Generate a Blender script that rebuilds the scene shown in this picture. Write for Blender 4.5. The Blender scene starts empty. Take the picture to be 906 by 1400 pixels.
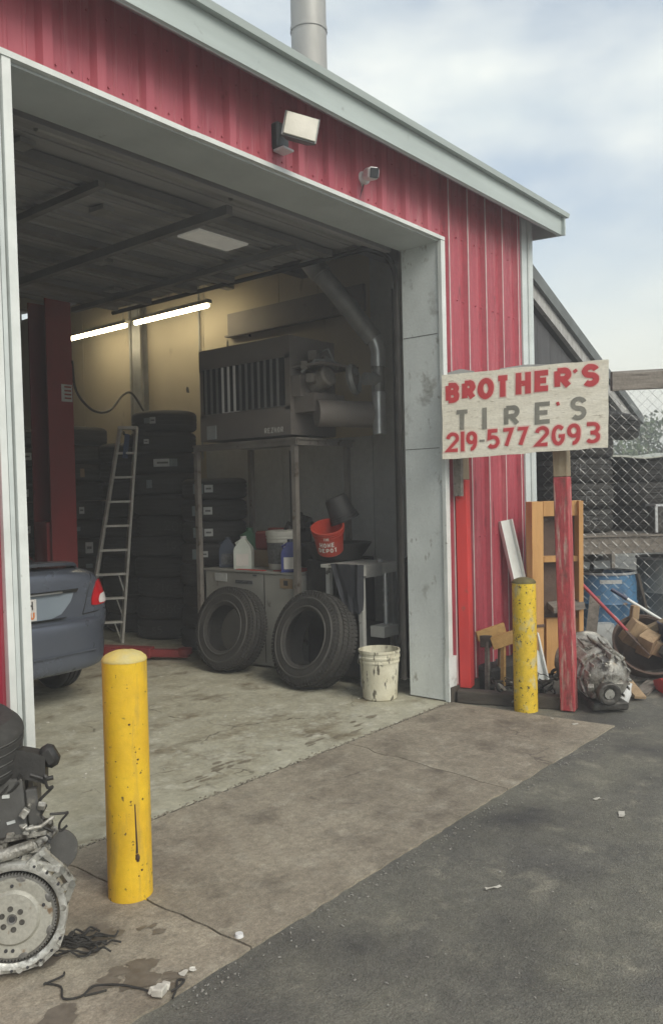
import bpy, bmesh, math, random
from mathutils import Vector, Matrix, Euler
rng = random.Random(11)
R = math.radians
S = bpy.context.scene
COL = S.collection

# ------------------------------------------------------------------ camera
cam_d = bpy.data.cameras.new('camera'); cam = bpy.data.objects.new('camera', cam_d); COL.objects.link(cam)
cam_d.sensor_fit = 'VERTICAL'; cam_d.sensor_height = 36.0; cam_d.lens = 1125.3/1400*36.0
cam_d.clip_start = 0.05; cam_d.clip_end = 2000
yaw, pit, rol = 0.692773, -0.02057, -0.0229221
fw = Vector((math.cos(yaw)*math.cos(pit), math.sin(yaw)*math.cos(pit), math.sin(pit)))
rt = Vector((math.sin(yaw), -math.cos(yaw), 0)); up = rt.cross(fw)
r2 = rt*math.cos(rol)+up*math.sin(rol); u2 = up*math.cos(rol)-rt*math.sin(rol)
M4 = Matrix((r2, u2, -fw)).transposed().to_4x4(); M4.translation = Vector((-5.18, -3.24, 1.55))
cam.matrix_world = M4
S.camera = cam

# ------------------------------------------------------------------ world, sun, exposure
SUN_EL, SUN_AZ = R(40), R(192)      # azimuth measured clockwise from +Y
W = bpy.data.worlds.new('World'); S.world = W; W.use_nodes = True
nt = W.node_tree; nt.nodes.clear(); N = nt.nodes.new; LK = nt.links.new
wo = N('ShaderNodeOutputWorld'); bg = N('ShaderNodeBackground'); LK(bg.outputs[0], wo.inputs[0])
sky = N('ShaderNodeTexSky'); sky.sky_type = 'NISHITA'; sky.sun_disc = False
sky.sun_elevation = SUN_EL; sky.sun_rotation = SUN_AZ; sky.air_density = 1.0; sky.dust_density = 2.0; sky.ozone_density = 1.0
tc = N('ShaderNodeTexCoord'); mp = N('ShaderNodeMapping'); mp.inputs['Scale'].default_value = (1, 1, 2.6); mp.inputs['Location'].default_value = (0.35, 0.1, 0.2)
LK(tc.outputs['Generated'], mp.inputs[0])
n1 = N('ShaderNodeTexNoise'); n1.inputs['Scale'].default_value = 1.9; n1.inputs['Detail'].default_value = 7; n1.inputs['Roughness'].default_value = 0.52
LK(mp.outputs[0], n1.inputs['Vector'])
rp = N('ShaderNodeValToRGB'); rp.color_ramp.elements[0].position = 0.40; rp.color_ramp.elements[1].position = 0.66
rp.color_ramp.elements[0].color = (0.20, 0.20, 0.20, 1); rp.color_ramp.elements[1].color = (0.92, 0.92, 0.92, 1)
LK(n1.outputs[0], rp.inputs[0])
n2 = N('ShaderNodeTexNoise'); n2.inputs['Scale'].default_value = 5.0; n2.inputs['Detail'].default_value = 6; LK(mp.outputs[0], n2.inputs['Vector'])
cr = N('ShaderNodeValToRGB'); cr.color_ramp.elements[0].position = 0.3; cr.color_ramp.elements[1].position = 0.72
cr.color_ramp.elements[0].color = (5.0, 5.2, 5.2, 1); cr.color_ramp.elements[1].color = (6.8, 6.6, 6.1, 1)
LK(n2.outputs[0], cr.inputs[0])
sk = N('ShaderNodeMixRGB'); sk.blend_type = 'MIX'; LK(rp.outputs[0], sk.inputs[0]); LK(sky.outputs[0], sk.inputs[1]); LK(cr.outputs[0], sk.inputs[2])
sx_ = N('ShaderNodeSeparateXYZ'); LK(tc.outputs['Generated'], sx_.inputs[0])
hz = N('ShaderNodeMapRange'); hz.interpolation_type = 'SMOOTHSTEP'; hz.inputs[1].default_value = 0.40; hz.inputs[2].default_value = 0.06; hz.inputs[3].default_value = 0.0; hz.inputs[4].default_value = 0.85; LK(sx_.outputs[2], hz.inputs[0])
hm = N('ShaderNodeMixRGB'); hm.inputs[2].default_value = (6.2, 6.0, 5.3, 1); LK(hz.outputs[0], hm.inputs[0]); LK(sk.outputs[0], hm.inputs[1])
tn = N('ShaderNodeMixRGB'); tn.blend_type = 'MULTIPLY'; tn.inputs[0].default_value = 1.0; tn.inputs[2].default_value = (0.99, 1.025, 1.0, 1); LK(hm.outputs[0], tn.inputs[1])
LK(tn.outputs[0], bg.inputs[0]); bg.inputs[1].default_value = 0.10

sd = bpy.data.lights.new('sun', 'SUN'); sd.energy = 1.3; sd.angle = R(35); sd.color = (1, 0.94, 0.82)
so = bpy.data.objects.new('sun', sd); COL.objects.link(so)
sdir = Vector((math.sin(SUN_AZ)*math.cos(SUN_EL), math.cos(SUN_AZ)*math.cos(SUN_EL), math.sin(SUN_EL)))
so.rotation_euler = (-sdir).to_track_quat('-Z', 'Y').to_euler()
S.view_settings.view_transform = 'Standard'; S.view_settings.look = 'None'
S.view_settings.exposure = 0.92; S.view_settings.gamma = 1.0; S.view_settings.use_curve_mapping = False
try:
    S.cycles.max_bounces = 8; S.cycles.diffuse_bounces = 5
except Exception: pass

# ------------------------------------------------------------------ materials
def mat(name, col, col2=None, rough=0.7, metal=0.0, scale=3.0, lo=0.35, hi=0.7, stretch=(1,1,1), chips=None, chips2=None, bump=0.15, bscale=40.0, emit=None, rvar=0.1, spec=None, dist=0.0, grain=None, cracks=None):
    m = bpy.data.materials.new(name); m.use_nodes = True
    t = m.node_tree; t.nodes.clear(); N = t.nodes.new; L = t.links.new
    out = N('ShaderNodeOutputMaterial'); b = N('ShaderNodeBsdfPrincipled'); L(b.outputs[0], out.inputs[0])
    tc = N('ShaderNodeTexCoord'); oi = N('ShaderNodeObjectInfo')
    sc = N('ShaderNodeVectorMath'); sc.operation = 'SCALE'; sc.inputs[0].default_value = (13, 29, 17); L(oi.outputs['Random'], sc.inputs['Scale'])
    ad = N('ShaderNodeVectorMath'); ad.operation = 'ADD'; L(tc.outputs['Object'], ad.inputs[0]); L(sc.outputs[0], ad.inputs[1])
    mp = N('ShaderNodeMapping'); mp.inputs['Scale'].default_value = stretch; L(ad.outputs[0], mp.inputs[0])
    no = N('ShaderNodeTexNoise'); no.inputs['Scale'].default_value = scale; no.inputs['Detail'].default_value = 8; no.inputs['Roughness'].default_value = 0.6; no.inputs['Distortion'].default_value = dist
    L(mp.outputs[0], no.inputs['Vector'])
    mr = N('ShaderNodeMapRange'); mr.inputs[1].default_value = lo; mr.inputs[2].default_value = hi; L(no.outputs[0], mr.inputs[0])
    if col2 is None: col2 = tuple(c*0.7 for c in col)
    mx = N('ShaderNodeMixRGB'); mx.inputs[1].default_value = (*col, 1); mx.inputs[2].default_value = (*col2, 1); L(mr.outputs[0], mx.inputs[0])
    cur = mx.outputs[0]
    for ch in (chips, chips2):
        if not ch: continue
        ccol, cs, th, soft = ch[:4]
        cst = ch[4] if len(ch) > 4 else (1, 1, 1)
        mp2 = N('ShaderNodeMapping'); mp2.inputs['Scale'].default_value = cst; L(ad.outputs[0], mp2.inputs[0])
        cn = N('ShaderNodeTexNoise'); cn.inputs['Scale'].default_value = cs; cn.inputs['Detail'].default_value = 5; cn.inputs['Roughness'].default_value = 0.6; L(mp2.outputs[0], cn.inputs['Vector'])
        cm = N('ShaderNodeMapRange'); cm.inputs[1].default_value = th; cm.inputs[2].default_value = th+soft; L(cn.outputs[0], cm.inputs[0])
        m2 = N('ShaderNodeMixRGB'); m2.inputs[2].default_value = (*ccol, 1); L(cm.outputs[0], m2.inputs[0]); L(cur, m2.inputs[1]); cur = m2.outputs[0]
    for gs, ga in (grain or ()):
        gn = N('ShaderNodeTexNoise'); gn.inputs['Scale'].default_value = gs; gn.inputs['Detail'].default_value = 4; gn.inputs['Roughness'].default_value = 0.65; L(ad.outputs[0], gn.inputs['Vector'])
        gm = N('ShaderNodeMapRange'); gm.inputs[1].default_value = 0.3; gm.inputs[2].default_value = 0.7; gm.inputs[3].default_value = 1-ga; gm.inputs[4].default_value = 1+ga; L(gn.outputs[0], gm.inputs[0])
        gx = N('ShaderNodeVectorMath'); gx.operation = 'SCALE'; L(cur, gx.inputs[0]); L(gm.outputs[0], gx.inputs['Scale']); cur = gx.outputs[0]
    if cracks:
        cc, cs, cw = cracks
        wn = N('ShaderNodeTexNoise'); wn.inputs['Scale'].default_value = 5; wn.inputs['Detail'].default_value = 5; L(ad.outputs[0], wn.inputs['Vector'])
        wm = N('ShaderNodeMixRGB'); wm.blend_type = 'LINEAR_LIGHT'; wm.inputs[0].default_value = 0.10; L(ad.outputs[0], wm.inputs[1]); L(wn.outputs['Color'], wm.inputs[2])
        vo = N('ShaderNodeTexVoronoi'); vo.feature = 'DISTANCE_TO_EDGE'; vo.inputs['Scale'].default_value = cs; L(wm.outputs[0], vo.inputs['Vector'])
        vm = N('ShaderNodeMapRange'); vm.inputs[1].default_value = 0.0; vm.inputs[2].default_value = cw; vm.inputs[3].default_value = 1; vm.inputs[4].default_value = 0; L(vo.outputs['Distance'], vm.inputs[0])
        km = N('ShaderNodeMapRange'); km.inputs[1].default_value = 0.50; km.inputs[2].default_value = 0.62; L(no.outputs[0], km.inputs[0])
        ml = N('ShaderNodeMath'); ml.operation = 'MULTIPLY'; L(vm.outputs[0], ml.inputs[0]); L(km.outputs[0], ml.inputs[1])
        m3 = N('ShaderNodeMixRGB'); m3.inputs[2].default_value = (*cc, 1); L(ml.outputs[0], m3.inputs[0]); L(cur, m3.inputs[1]); cur = m3.outputs[0]
    L(cur, b.inputs['Base Color'])
    rr = N('ShaderNodeMapRange'); rr.inputs[3].default_value = max(0.03, rough-rvar); rr.inputs[4].default_value = min(1, rough+rvar); L(no.outputs[0], rr.inputs[0]); L(rr.outputs[0], b.inputs['Roughness'])
    b.inputs['Metallic'].default_value = metal
    if spec is not None: b.inputs['Specular IOR Level'].default_value = spec
    if bump:
        bn = N('ShaderNodeTexNoise'); bn.inputs['Scale'].default_value = bscale; bn.inputs['Detail'].default_value = 5; L(mp.outputs[0], bn.inputs['Vector'])
        bp = N('ShaderNodeBump'); bp.inputs['Strength'].default_value = bump; bp.inputs['Distance'].default_value = 0.01; L(bn.outputs[0], bp.inputs['Height']); L(bp.outputs[0], b.inputs['Normal'])
    if emit:
        b.inputs['Emission Color'].default_value = (*emit[0], 1); b.inputs['Emission Strength'].default_value = emit[1]
    return m

DIRT = (0.05, 0.045, 0.035)
MAT = {}
def D(n, *a, **k): MAT[n] = mat(n, *a, **k)
D('asphalt', (0.108,0.105,0.094), (0.178,0.172,0.136), rough=0.92, scale=1.5, lo=0.36, hi=0.70, chips=((0.27,0.255,0.20), 6.0, 0.56, 0.22), chips2=((0.058,0.057,0.054), 1.6, 0.50, 0.22), bump=0.8, bscale=150, dist=0.5, grain=((220,.35),(60,.22),(14,.16),(3.2,.12)))
D('apron', (0.30,0.265,0.205), (0.20,0.172,0.132), rough=0.85, scale=1.8, lo=0.34, hi=0.66, chips=((0.33,0.30,0.24), 9.0, 0.52, 0.22), chips2=((0.095,0.078,0.060), 3.0, 0.52, 0.24), bump=0.4, bscale=90, dist=0.7, grain=((160,.20),(40,.16),(10,.14)), cracks=((0.09,0.076,0.062), .6, .004))
D('floor', (0.45,0.44,0.35), (0.34,0.32,0.24), rough=0.6, scale=1.6, lo=0.34, hi=0.66, stretch=(1,1.2,1), chips=((0.17,0.14,0.09), 3.0, 0.53, 0.20, (1,1.3,1)), chips2=((0.49,0.48,0.40), 11.0, 0.52, 0.20), bump=0.15, bscale=40, dist=0.6, grain=((150,.12),(30,.16),(8,.14)), cracks=((0.09,0.08,0.06), .9, .006))
D('crack', (0.035,0.03,0.027), (0.02,0.018,0.016), rough=0.95)
D('grout_rubble', (0.36,0.33,0.26), (0.16,0.14,0.11), rough=0.95, scale=30, bump=0.8, bscale=70)
D('red_paint', (0.36,0.036,0.062), (0.27,0.024,0.046), rough=0.42, scale=2.2, stretch=(3,3,0.6), chips=((0.43,0.10,0.125), 3.0, 0.58, 0.25, (5,5,0.5)), chips2=((0.16,0.025,0.035), 8, 0.68, 0.1, (2,2,0.6)), bump=0.03, bscale=30)
D('red_veiled', (0.47,0.105,0.135), (0.38,0.07,0.10), rough=0.5, scale=2.2, stretch=(3,3,0.6), chips=((0.52,0.20,0.22), 3.0, 0.56, 0.25, (5,5,0.5)), chips2=((0.24,0.04,0.055), 8, 0.68, 0.1, (2,2,0.6)), bump=0.03, bscale=30)  # header red lightened to pink, veiling glare put into the colour
D('red_wall', (0.41,0.068,0.092), (0.31,0.042,0.064), rough=0.45, scale=2.2, stretch=(3,3,0.6), chips=((0.48,0.16,0.18), 3.0, 0.57, 0.25, (5,5,0.5)), chips2=((0.17,0.03,0.04), 6, 0.60, 0.14, (2,2,0.5)), bump=0.05, bscale=30, grain=((25,.10),))
D('glint_white', (0.62,0.54,0.52), (0.48,0.40,0.40), rough=0.6, scale=12)  # pale tone of the sky reflection painted on the rib edges
D('trim', (0.60,0.65,0.645), (0.50,0.545,0.54), rough=0.5, scale=3, stretch=(1,1,2.5), chips=((0.2,0.2,0.18), 9, 0.68, 0.1), bump=0.05, bscale=25)
D('trim_bright', (0.72,0.75,0.73), (0.58,0.61,0.59), rough=0.45, scale=5, chips=((0.25,0.24,0.21), 22, 0.68, 0.05), bump=0.05)
D('trim_dirty', (0.72,0.765,0.755), (0.58,0.62,0.61), rough=0.6, scale=2.5, stretch=(1,1,0.8), chips=((0.20,0.20,0.175), 4, 0.60, 0.16), chips2=((0.30,0.30,0.27), 16, 0.62, 0.12, (1,1,.5)), bump=0.08, bscale=25, grain=((60,.08),))
D('fascia', (0.44,0.50,0.485), (0.36,0.41,0.40), rough=0.5, scale=2, stretch=(0.5,2,6), chips=((0.28,0.31,0.30), 14, 0.66, 0.08), bump=0.05)
D('soffit', (0.52,0.53,0.56), (0.44,0.45,0.48), rough=0.7, scale=2)
D('roof_sheet', (0.40,0.42,0.42), (0.30,0.31,0.31), rough=0.5, metal=0.3, scale=2)
D('beige_wall', (0.54,0.475,0.355), (0.45,0.39,0.285), rough=0.7, scale=1.2, stretch=(1,1,0.5), chips=((0.22,0.18,0.12), 3.5, 0.63, 0.12, (1,1,0.4)), bump=0.08, bscale=15)
D('dim_wall', (0.50,0.51,0.50), (0.42,0.43,0.42), rough=0.8, scale=1.5, grain=((20,.08),))
D('insulation', (0.46,0.46,0.46), (0.30,0.30,0.305), rough=0.75, scale=1.4, stretch=(0.4,3,1), chips=((0.6,0.59,0.56), 4, 0.66, 0.1, (0.5,3,1)), bump=0.25, bscale=10)
D('purlin', (0.24,0.235,0.23), (0.16,0.155,0.15), rough=0.6, scale=3)
D('door_panel', (0.40,0.395,0.395), (0.25,0.245,0.245), rough=0.6, scale=1.6, stretch=(0.4,4,1), bump=0.05)
D('pane_glow', (0.60,0.585,0.52), (0.42,0.41,0.36), rough=0.35, scale=4, lo=.35, hi=.65, emit=((0.85,0.82,0.72), 0.08))  # faint emission paints in bounced ground light, the pane is no lamp
D('galv', (0.72,0.74,0.75), (0.50,0.51,0.52), rough=0.34, metal=0.55, scale=6, bump=0.06, bscale=20)
D('galv_dull', (0.42,0.42,0.41), (0.26,0.26,0.25), rough=0.55, metal=0.4, scale=5, bump=0.1)
D('chimney', (0.36,0.36,0.345), (0.28,0.28,0.265), rough=0.6, metal=0.3, scale=3, stretch=(2,2,0.5))
D('black', (0.018,0.018,0.018), (0.03,0.03,0.03), rough=0.7, scale=6)
D('black_rough', (0.022,0.021,0.02), (0.045,0.042,0.038), rough=0.9, scale=9, bump=0.3)
D('rubber', (0.022,0.022,0.023), (0.034,0.034,0.034), rough=0.72, scale=5, bump=0.1, bscale=60)
D('rubber_dusty', (0.032,0.031,0.029), (0.060,0.057,0.051), rough=0.85, scale=6, lo=0.4, hi=0.8, bump=0.25, bscale=50, grain=((40,.2),))
D('rubber_sidewall', (0.052,0.051,0.048), (0.080,0.077,0.070), rough=0.8, scale=5, bump=0.15, bscale=50)
D('sticker', (0.55,0.57,0.56), (0.42,0.44,0.44), rough=0.5, scale=10)
D('sticker_teal', (0.14,0.19,0.20), (0.22,0.26,0.26), rough=0.5, scale=40)
D('chalk', (0.26,0.27,0.27), (0.10,0.10,0.10), rough=0.9, scale=30, lo=0.4, hi=0.6)
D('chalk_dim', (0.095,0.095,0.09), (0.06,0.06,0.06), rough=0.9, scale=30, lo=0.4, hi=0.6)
D('yellow', (0.76,0.50,0.024), (0.66,0.39,0.018), rough=0.5, scale=3, chips=((0.11,0.075,0.025), 34, 0.635, 0.04), chips2=((0.50,0.33,0.05), 8, 0.56, 0.16, (2.5,2.5,0.35)), bump=0.2, bscale=35, grain=((18,.08),))
D('yellow_worn', (0.74,0.53,0.03), (0.62,0.42,0.025), rough=0.6, scale=4, chips=((0.07,0.055,0.025), 42, 0.60, 0.04), chips2=((0.52,0.45,0.22), 13, 0.56, 0.10, (1,1,.6)), bump=0.35, bscale=45, grain=((30,.12),))
D('concrete_cap', (0.50,0.44,0.22), (0.62,0.47,0.10), rough=0.8, scale=8, chips=((0.08,0.06,0.03), 12, 0.64, 0.05), bump=0.4, bscale=40)
D('cap_dark', (0.20,0.17,0.06), (0.07,0.06,0.03), rough=0.85, scale=12, bump=0.5)
D('rust_scar', (0.05,0.03,0.02), (0.09,0.05,0.025), rough=0.9, scale=30)
D('sign_white', (0.80,0.765,0.655), (0.68,0.64,0.53), rough=0.75, scale=3, stretch=(1,1,5), chips=((0.45,0.40,0.31), 16, 0.62, 0.08, (0.5,1,4)), chips2=((0.60,0.55,0.44), 5, 0.56, 0.2, (.4,1,4)), bump=0.25, bscale=30, grain=((50,.10),))
D('sign_red', (0.54,0.050,0.058), (0.44,0.045,0.05), rough=0.6, scale=6, chips=((0.68,0.48,0.42), 26, 0.70, 0.05), bump=0.1)
D('sign_halo', (0.70,0.50,0.44), (0.70,0.58,0.50), rough=0.7, scale=10)
D('sign_grey', (0.19,0.185,0.155), (0.27,0.26,0.22), rough=0.65, scale=9, chips=((0.6,0.57,0.48), 26, 0.70, 0.05))
D('post_red', (0.44,0.060,0.070), (0.33,0.045,0.052), rough=0.75, scale=5, stretch=(3,3,0.7), chips=((0.48,0.36,0.30), 7, 0.52, 0.16, (5,5,0.5)), chips2=((0.16,0.065,0.055), 6, 0.56, 0.14, (2,2,0.5)), bump=0.5, bscale=30, grain=((40,.18),))
D('post_bright', (0.66,0.055,0.05), (0.56,0.045,0.045), rough=0.6, scale=3, stretch=(2,2,0.6), chips=((0.35,0.1,0.08), 12, 0.68, 0.08), bump=0.15)
D('bare_wood', (0.36,0.29,0.19), (0.24,0.18,0.11), rough=0.85, scale=6, stretch=(4,4,0.5), bump=0.3)
D('grey_wood', (0.24,0.215,0.185), (0.145,0.13,0.11), rough=0.9, scale=5, stretch=(0.5,4,4), chips=((0.075,0.066,0.056), 6, 0.56, 0.12, (0.35,5,5)), bump=0.5, bscale=30, grain=((40,.2),))
D('orange_wood', (0.58,0.33,0.125), (0.46,0.25,0.09), rough=0.7, scale=5, stretch=(4,4,0.5), chips=((0.20,0.11,0.04), 9, 0.66, 0.08), bump=0.2)
D('new_wood', (0.52,0.33,0.12), (0.40,0.24,0.08), rough=0.75, scale=8, stretch=(0.5,4,4), chips=((0.22,0.13,0.05), 14, 0.66, 0.06), bump=0.2)
D('block_wood', (0.38,0.27,0.16), (0.25,0.17,0.10), rough=0.85, scale=10, stretch=(3,3,0.6), bump=0.35)
D('dark_timber', (0.085,0.072,0.058), (0.05,0.043,0.036), rough=0.9, scale=6, stretch=(3,0.5,3), bump=0.4)
D('shed_dark', (0.085,0.086,0.09), (0.06,0.06,0.063), rough=0.85, scale=2, stretch=(4,1,0.6), bump=0.1)
D('shed_trim', (0.42,0.42,0.41), (0.27,0.265,0.255), rough=0.8, scale=9, stretch=(3,1,1), chips=((0.15,0.14,0.13), 14, 0.62, 0.1), bump=0.3)
D('shed_roof', (0.15,0.165,0.165), (0.10,0.108,0.108), rough=0.85, scale=6, bump=0.3)
D('wire', (0.50,0.51,0.50), (0.34,0.34,0.33), rough=0.5, metal=0.7, scale=8, bump=0)
D('blue_drum', (0.075,0.20,0.36), (0.055,0.15,0.28), rough=0.45, scale=4, chips=((0.16,0.10,0.06), 9, 0.66, 0.06), bump=0.05)
D('grey_drum', (0.17,0.19,0.19), (0.12,0.135,0.135), rough=0.6, scale=4, chips=((0.24,0.23,0.21), 12, 0.62, 0.1))
D('navy', (0.02,0.03,0.075), (0.03,0.04,0.09), rough=0.45, scale=4)
D('cast_alu', (0.46,0.45,0.41), (0.18,0.17,0.145), rough=0.5, metal=0.45, scale=10, lo=0.36, hi=0.62, chips=((0.04,0.035,0.03), 9, 0.54, 0.10), chips2=((0.15,0.11,0.07), 6, 0.62, 0.1), bump=0.6, bscale=45, grain=((70,.25),))
D('alu_bright', (0.62,0.62,0.585), (0.34,0.335,0.30), rough=0.42, metal=0.5, scale=9, lo=0.40, hi=0.62, chips=((0.06,0.052,0.043), 13, 0.57, 0.10), bump=0.3, bscale=50, grain=((50,.18),))
D('alu_dark', (0.135,0.128,0.115), (0.045,0.042,0.037), rough=0.5, metal=0.5, scale=10, lo=.36, hi=.62, bump=0.5, grain=((60,.3),))
D('flexplate', (0.46,0.45,0.395), (0.33,0.32,0.275), rough=0.5, metal=0.3, scale=5, chips=((0.13,0.115,0.09), 8, 0.58, 0.10), chips2=((0.22,0.15,0.09), 12, 0.62, 0.08), bump=0.12, grain=((70,.15),))
D('ring_gear', (0.24,0.235,0.22), (0.15,0.147,0.137), rough=0.55, metal=0.6, scale=10, bump=0.3)
D('plastic_grey', (0.085,0.084,0.080), (0.050,0.049,0.046), rough=0.6, scale=8, bump=0.15, chips=((0.17,0.16,0.14), 14, 0.60, 0.1))
D('plastic_black', (0.018,0.017,0.016), (0.034,0.032,0.030), rough=0.55, scale=8, bump=0.2)
D('dusty_line', (0.32,0.31,0.285), (0.22,0.21,0.195), rough=0.8, scale=12)
D('car_paint', (0.125,0.142,0.180), (0.105,0.120,0.155), rough=0.28, metal=0.45, scale=2, bump=0, rvar=0.06)
D('car_recess', (0.30,0.36,0.42), (0.24,0.29,0.35), rough=0.3, metal=0.3, scale=2, bump=0)
D('car_glass', (0.012,0.014,0.016), (0.012,0.014,0.016), rough=0.08, bump=0)
D('chrome', (0.75,0.76,0.77), (0.55,0.56,0.57), rough=0.15, metal=1.0, bump=0)
D('lamp_red', (0.50,0.010,0.016), (0.36,0.006,0.01), rough=0.15, scale=14, bump=0)
D('lamp_clear', (0.70,0.66,0.66), (0.55,0.5,0.5), rough=0.15, scale=14, bump=0)
D('plate_white', (0.70,0.69,0.67), (0.62,0.60,0.58), rough=0.4)
D('plate_orange', (0.72,0.22,0.05), (0.6,0.18,0.04), rough=0.4)
D('ink', (0.03,0.03,0.035), (0.05,0.05,0.05), rough=0.6)
D('lift_red', (0.26,0.032,0.034), (0.19,0.025,0.026), rough=0.5, scale=3, stretch=(1,1,0.5), chips=((0.09,0.03,0.025), 9, 0.66, 0.08))
D('ladder', (0.66,0.65,0.61), (0.48,0.47,0.44), rough=0.45, metal=0.35, scale=8, bump=0.1)
D('blue_label', (0.05,0.09,0.22), (0.08,0.13,0.28), rough=0.5)
D('heater_brown', (0.25,0.222,0.20), (0.20,0.178,0.162), rough=0.6, scale=2.5, chips=((0.13,0.115,0.105), 8, 0.64, 0.1))
D('louver', (0.12,0.117,0.11), (0.085,0.083,0.08), rough=0.45, metal=0.2, scale=3)
D('louver_pale', (0.55,0.54,0.52), (0.46,0.45,0.43), rough=0.4, metal=0.2, scale=3)
D('stand_steel', (0.30,0.275,0.245), (0.19,0.175,0.16), rough=0.6, metal=0.3, scale=6, chips=((0.10,0.07,0.05), 12, 0.6, 0.1))
D('appliance', (0.36,0.36,0.33), (0.28,0.275,0.25), rough=0.5, scale=2.5, chips=((0.13,0.11,0.09), 7, 0.62, 0.08), bump=0.06)
D('bench_white', (0.56,0.56,0.53), (0.40,0.40,0.37), rough=0.5, scale=5, chips=((0.12,0.11,0.10), 11, 0.62, 0.06))
D('jug_white', (0.62,0.66,0.61), (0.52,0.56,0.51), rough=0.4, scale=5)
D('jug_blue', (0.015,0.025,0.16), (0.03,0.045,0.22), rough=0.4, scale=6)
D('jug_dark', (0.04,0.055,0.09), (0.06,0.07,0.10), rough=0.4, scale=6)
D('jug_green', (0.05,0.15,0.08), (0.04,0.10,0.06), rough=0.5, scale=6)
D('pail_white', (0.62,0.62,0.57), (0.50,0.50,0.45), rough=0.5, scale=5, chips=((0.25,0.23,0.18), 10, 0.63, 0.1))
D('pail_dirty', (0.66,0.64,0.52), (0.50,0.47,0.35), rough=0.6, scale=7, chips=((0.10,0.09,0.065), 16, 0.575, 0.06, (1.6,1.6,0.5)), chips2=((0.27,0.235,0.155), 6, 0.53, 0.16, (1.6,1.6,0.5)), bump=0.15)
D('pail_orange', (0.50,0.055,0.03), (0.38,0.045,0.028), rough=0.45, scale=4, chips=((0.25,0.05,0.03), 10, 0.66, 0.08))
D('pail_black', (0.022,0.022,0.023), (0.04,0.04,0.04), rough=0.6, scale=5)
D('print_dark', (0.07,0.075,0.08), (0.13,0.135,0.14), rough=0.6, scale=45, lo=0.45, hi=0.55)
D('print_white', (0.72,0.70,0.66), (0.62,0.60,0.56), rough=0.6)
D('red_box', (0.22,0.03,0.028), (0.17,0.025,0.025), rough=0.5, scale=5)
D('red_bright', (0.55,0.03,0.03), (0.42,0.03,0.03), rough=0.5, scale=5)
D('cardboard', (0.30,0.22,0.13), (0.24,0.17,0.10), rough=0.85, scale=5)
D('cloth', (0.022,0.024,0.03), (0.04,0.042,0.05), rough=0.95, scale=8, bump=0.4, bscale=60)
D('rag', (0.50,0.48,0.40), (0.36,0.34,0.28), rough=0.95, scale=9, bump=0.6, bscale=30)
D('tarp', (0.66,0.68,0.60), (0.55,0.57,0.50), rough=0.7, scale=5, bump=0.2)
D('rusty', (0.13,0.085,0.065), (0.08,0.055,0.045), rough=0.8, metal=0.2, scale=7, chips=((0.20,0.15,0.12), 12, 0.62, 0.1), bump=0.3)
D('handle_red', (0.42,0.06,0.075), (0.34,0.05,0.06), rough=0.5, scale=8)
D('handle_white', (0.66,0.68,0.66), (0.55,0.57,0.55), rough=0.4, scale=8)
D('lamp_housing', (0.12,0.13,0.13), (0.08,0.085,0.085), rough=0.5, metal=0.4, scale=8)
D('lamp_lens', (0.47,0.455,0.39), (0.38,0.37,0.31), rough=0.35, scale=8, bump=0.1, bscale=80)
D('white_plastic', (0.72,0.73,0.73), (0.62,0.63,0.63), rough=0.35)
D('cam_dark', (0.05,0.055,0.06), (0.03,0.032,0.036), rough=0.12, bump=0)
D('tube_glow', (0.9,0.88,0.7), (0.9,0.88,0.7), rough=0.4, bump=0, emit=((1.0,0.86,0.56), 12.0))
D('housing_white', (0.55,0.53,0.46), (0.45,0.43,0.37), rough=0.5)
D('leaf', (0.075,0.115,0.045), (0.12,0.16,0.075), rough=0.7, scale=0.8, bump=0)
D('leaf_dark', (0.040,0.075,0.026), (0.065,0.105,0.036), rough=0.7, scale=0.8, bump=0)
D('bark', (0.12,0.09,0.065), (0.08,0.06,0.045), rough=0.95, scale=8, bump=0.5)
D('grit', (0.34,0.33,0.30), (0.16,0.155,0.14), rough=0.9, scale=20)
D('litter', (0.60,0.58,0.52), (0.40,0.38,0.33), rough=0.8, scale=20)
D('engine_oil', (0.115,0.097,0.077), (0.175,0.152,0.122), rough=0.5, scale=22, lo=.35, hi=.65)
D('wet_stain', (0.19,0.165,0.12), (0.26,0.235,0.18), rough=0.45, scale=14)

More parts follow.
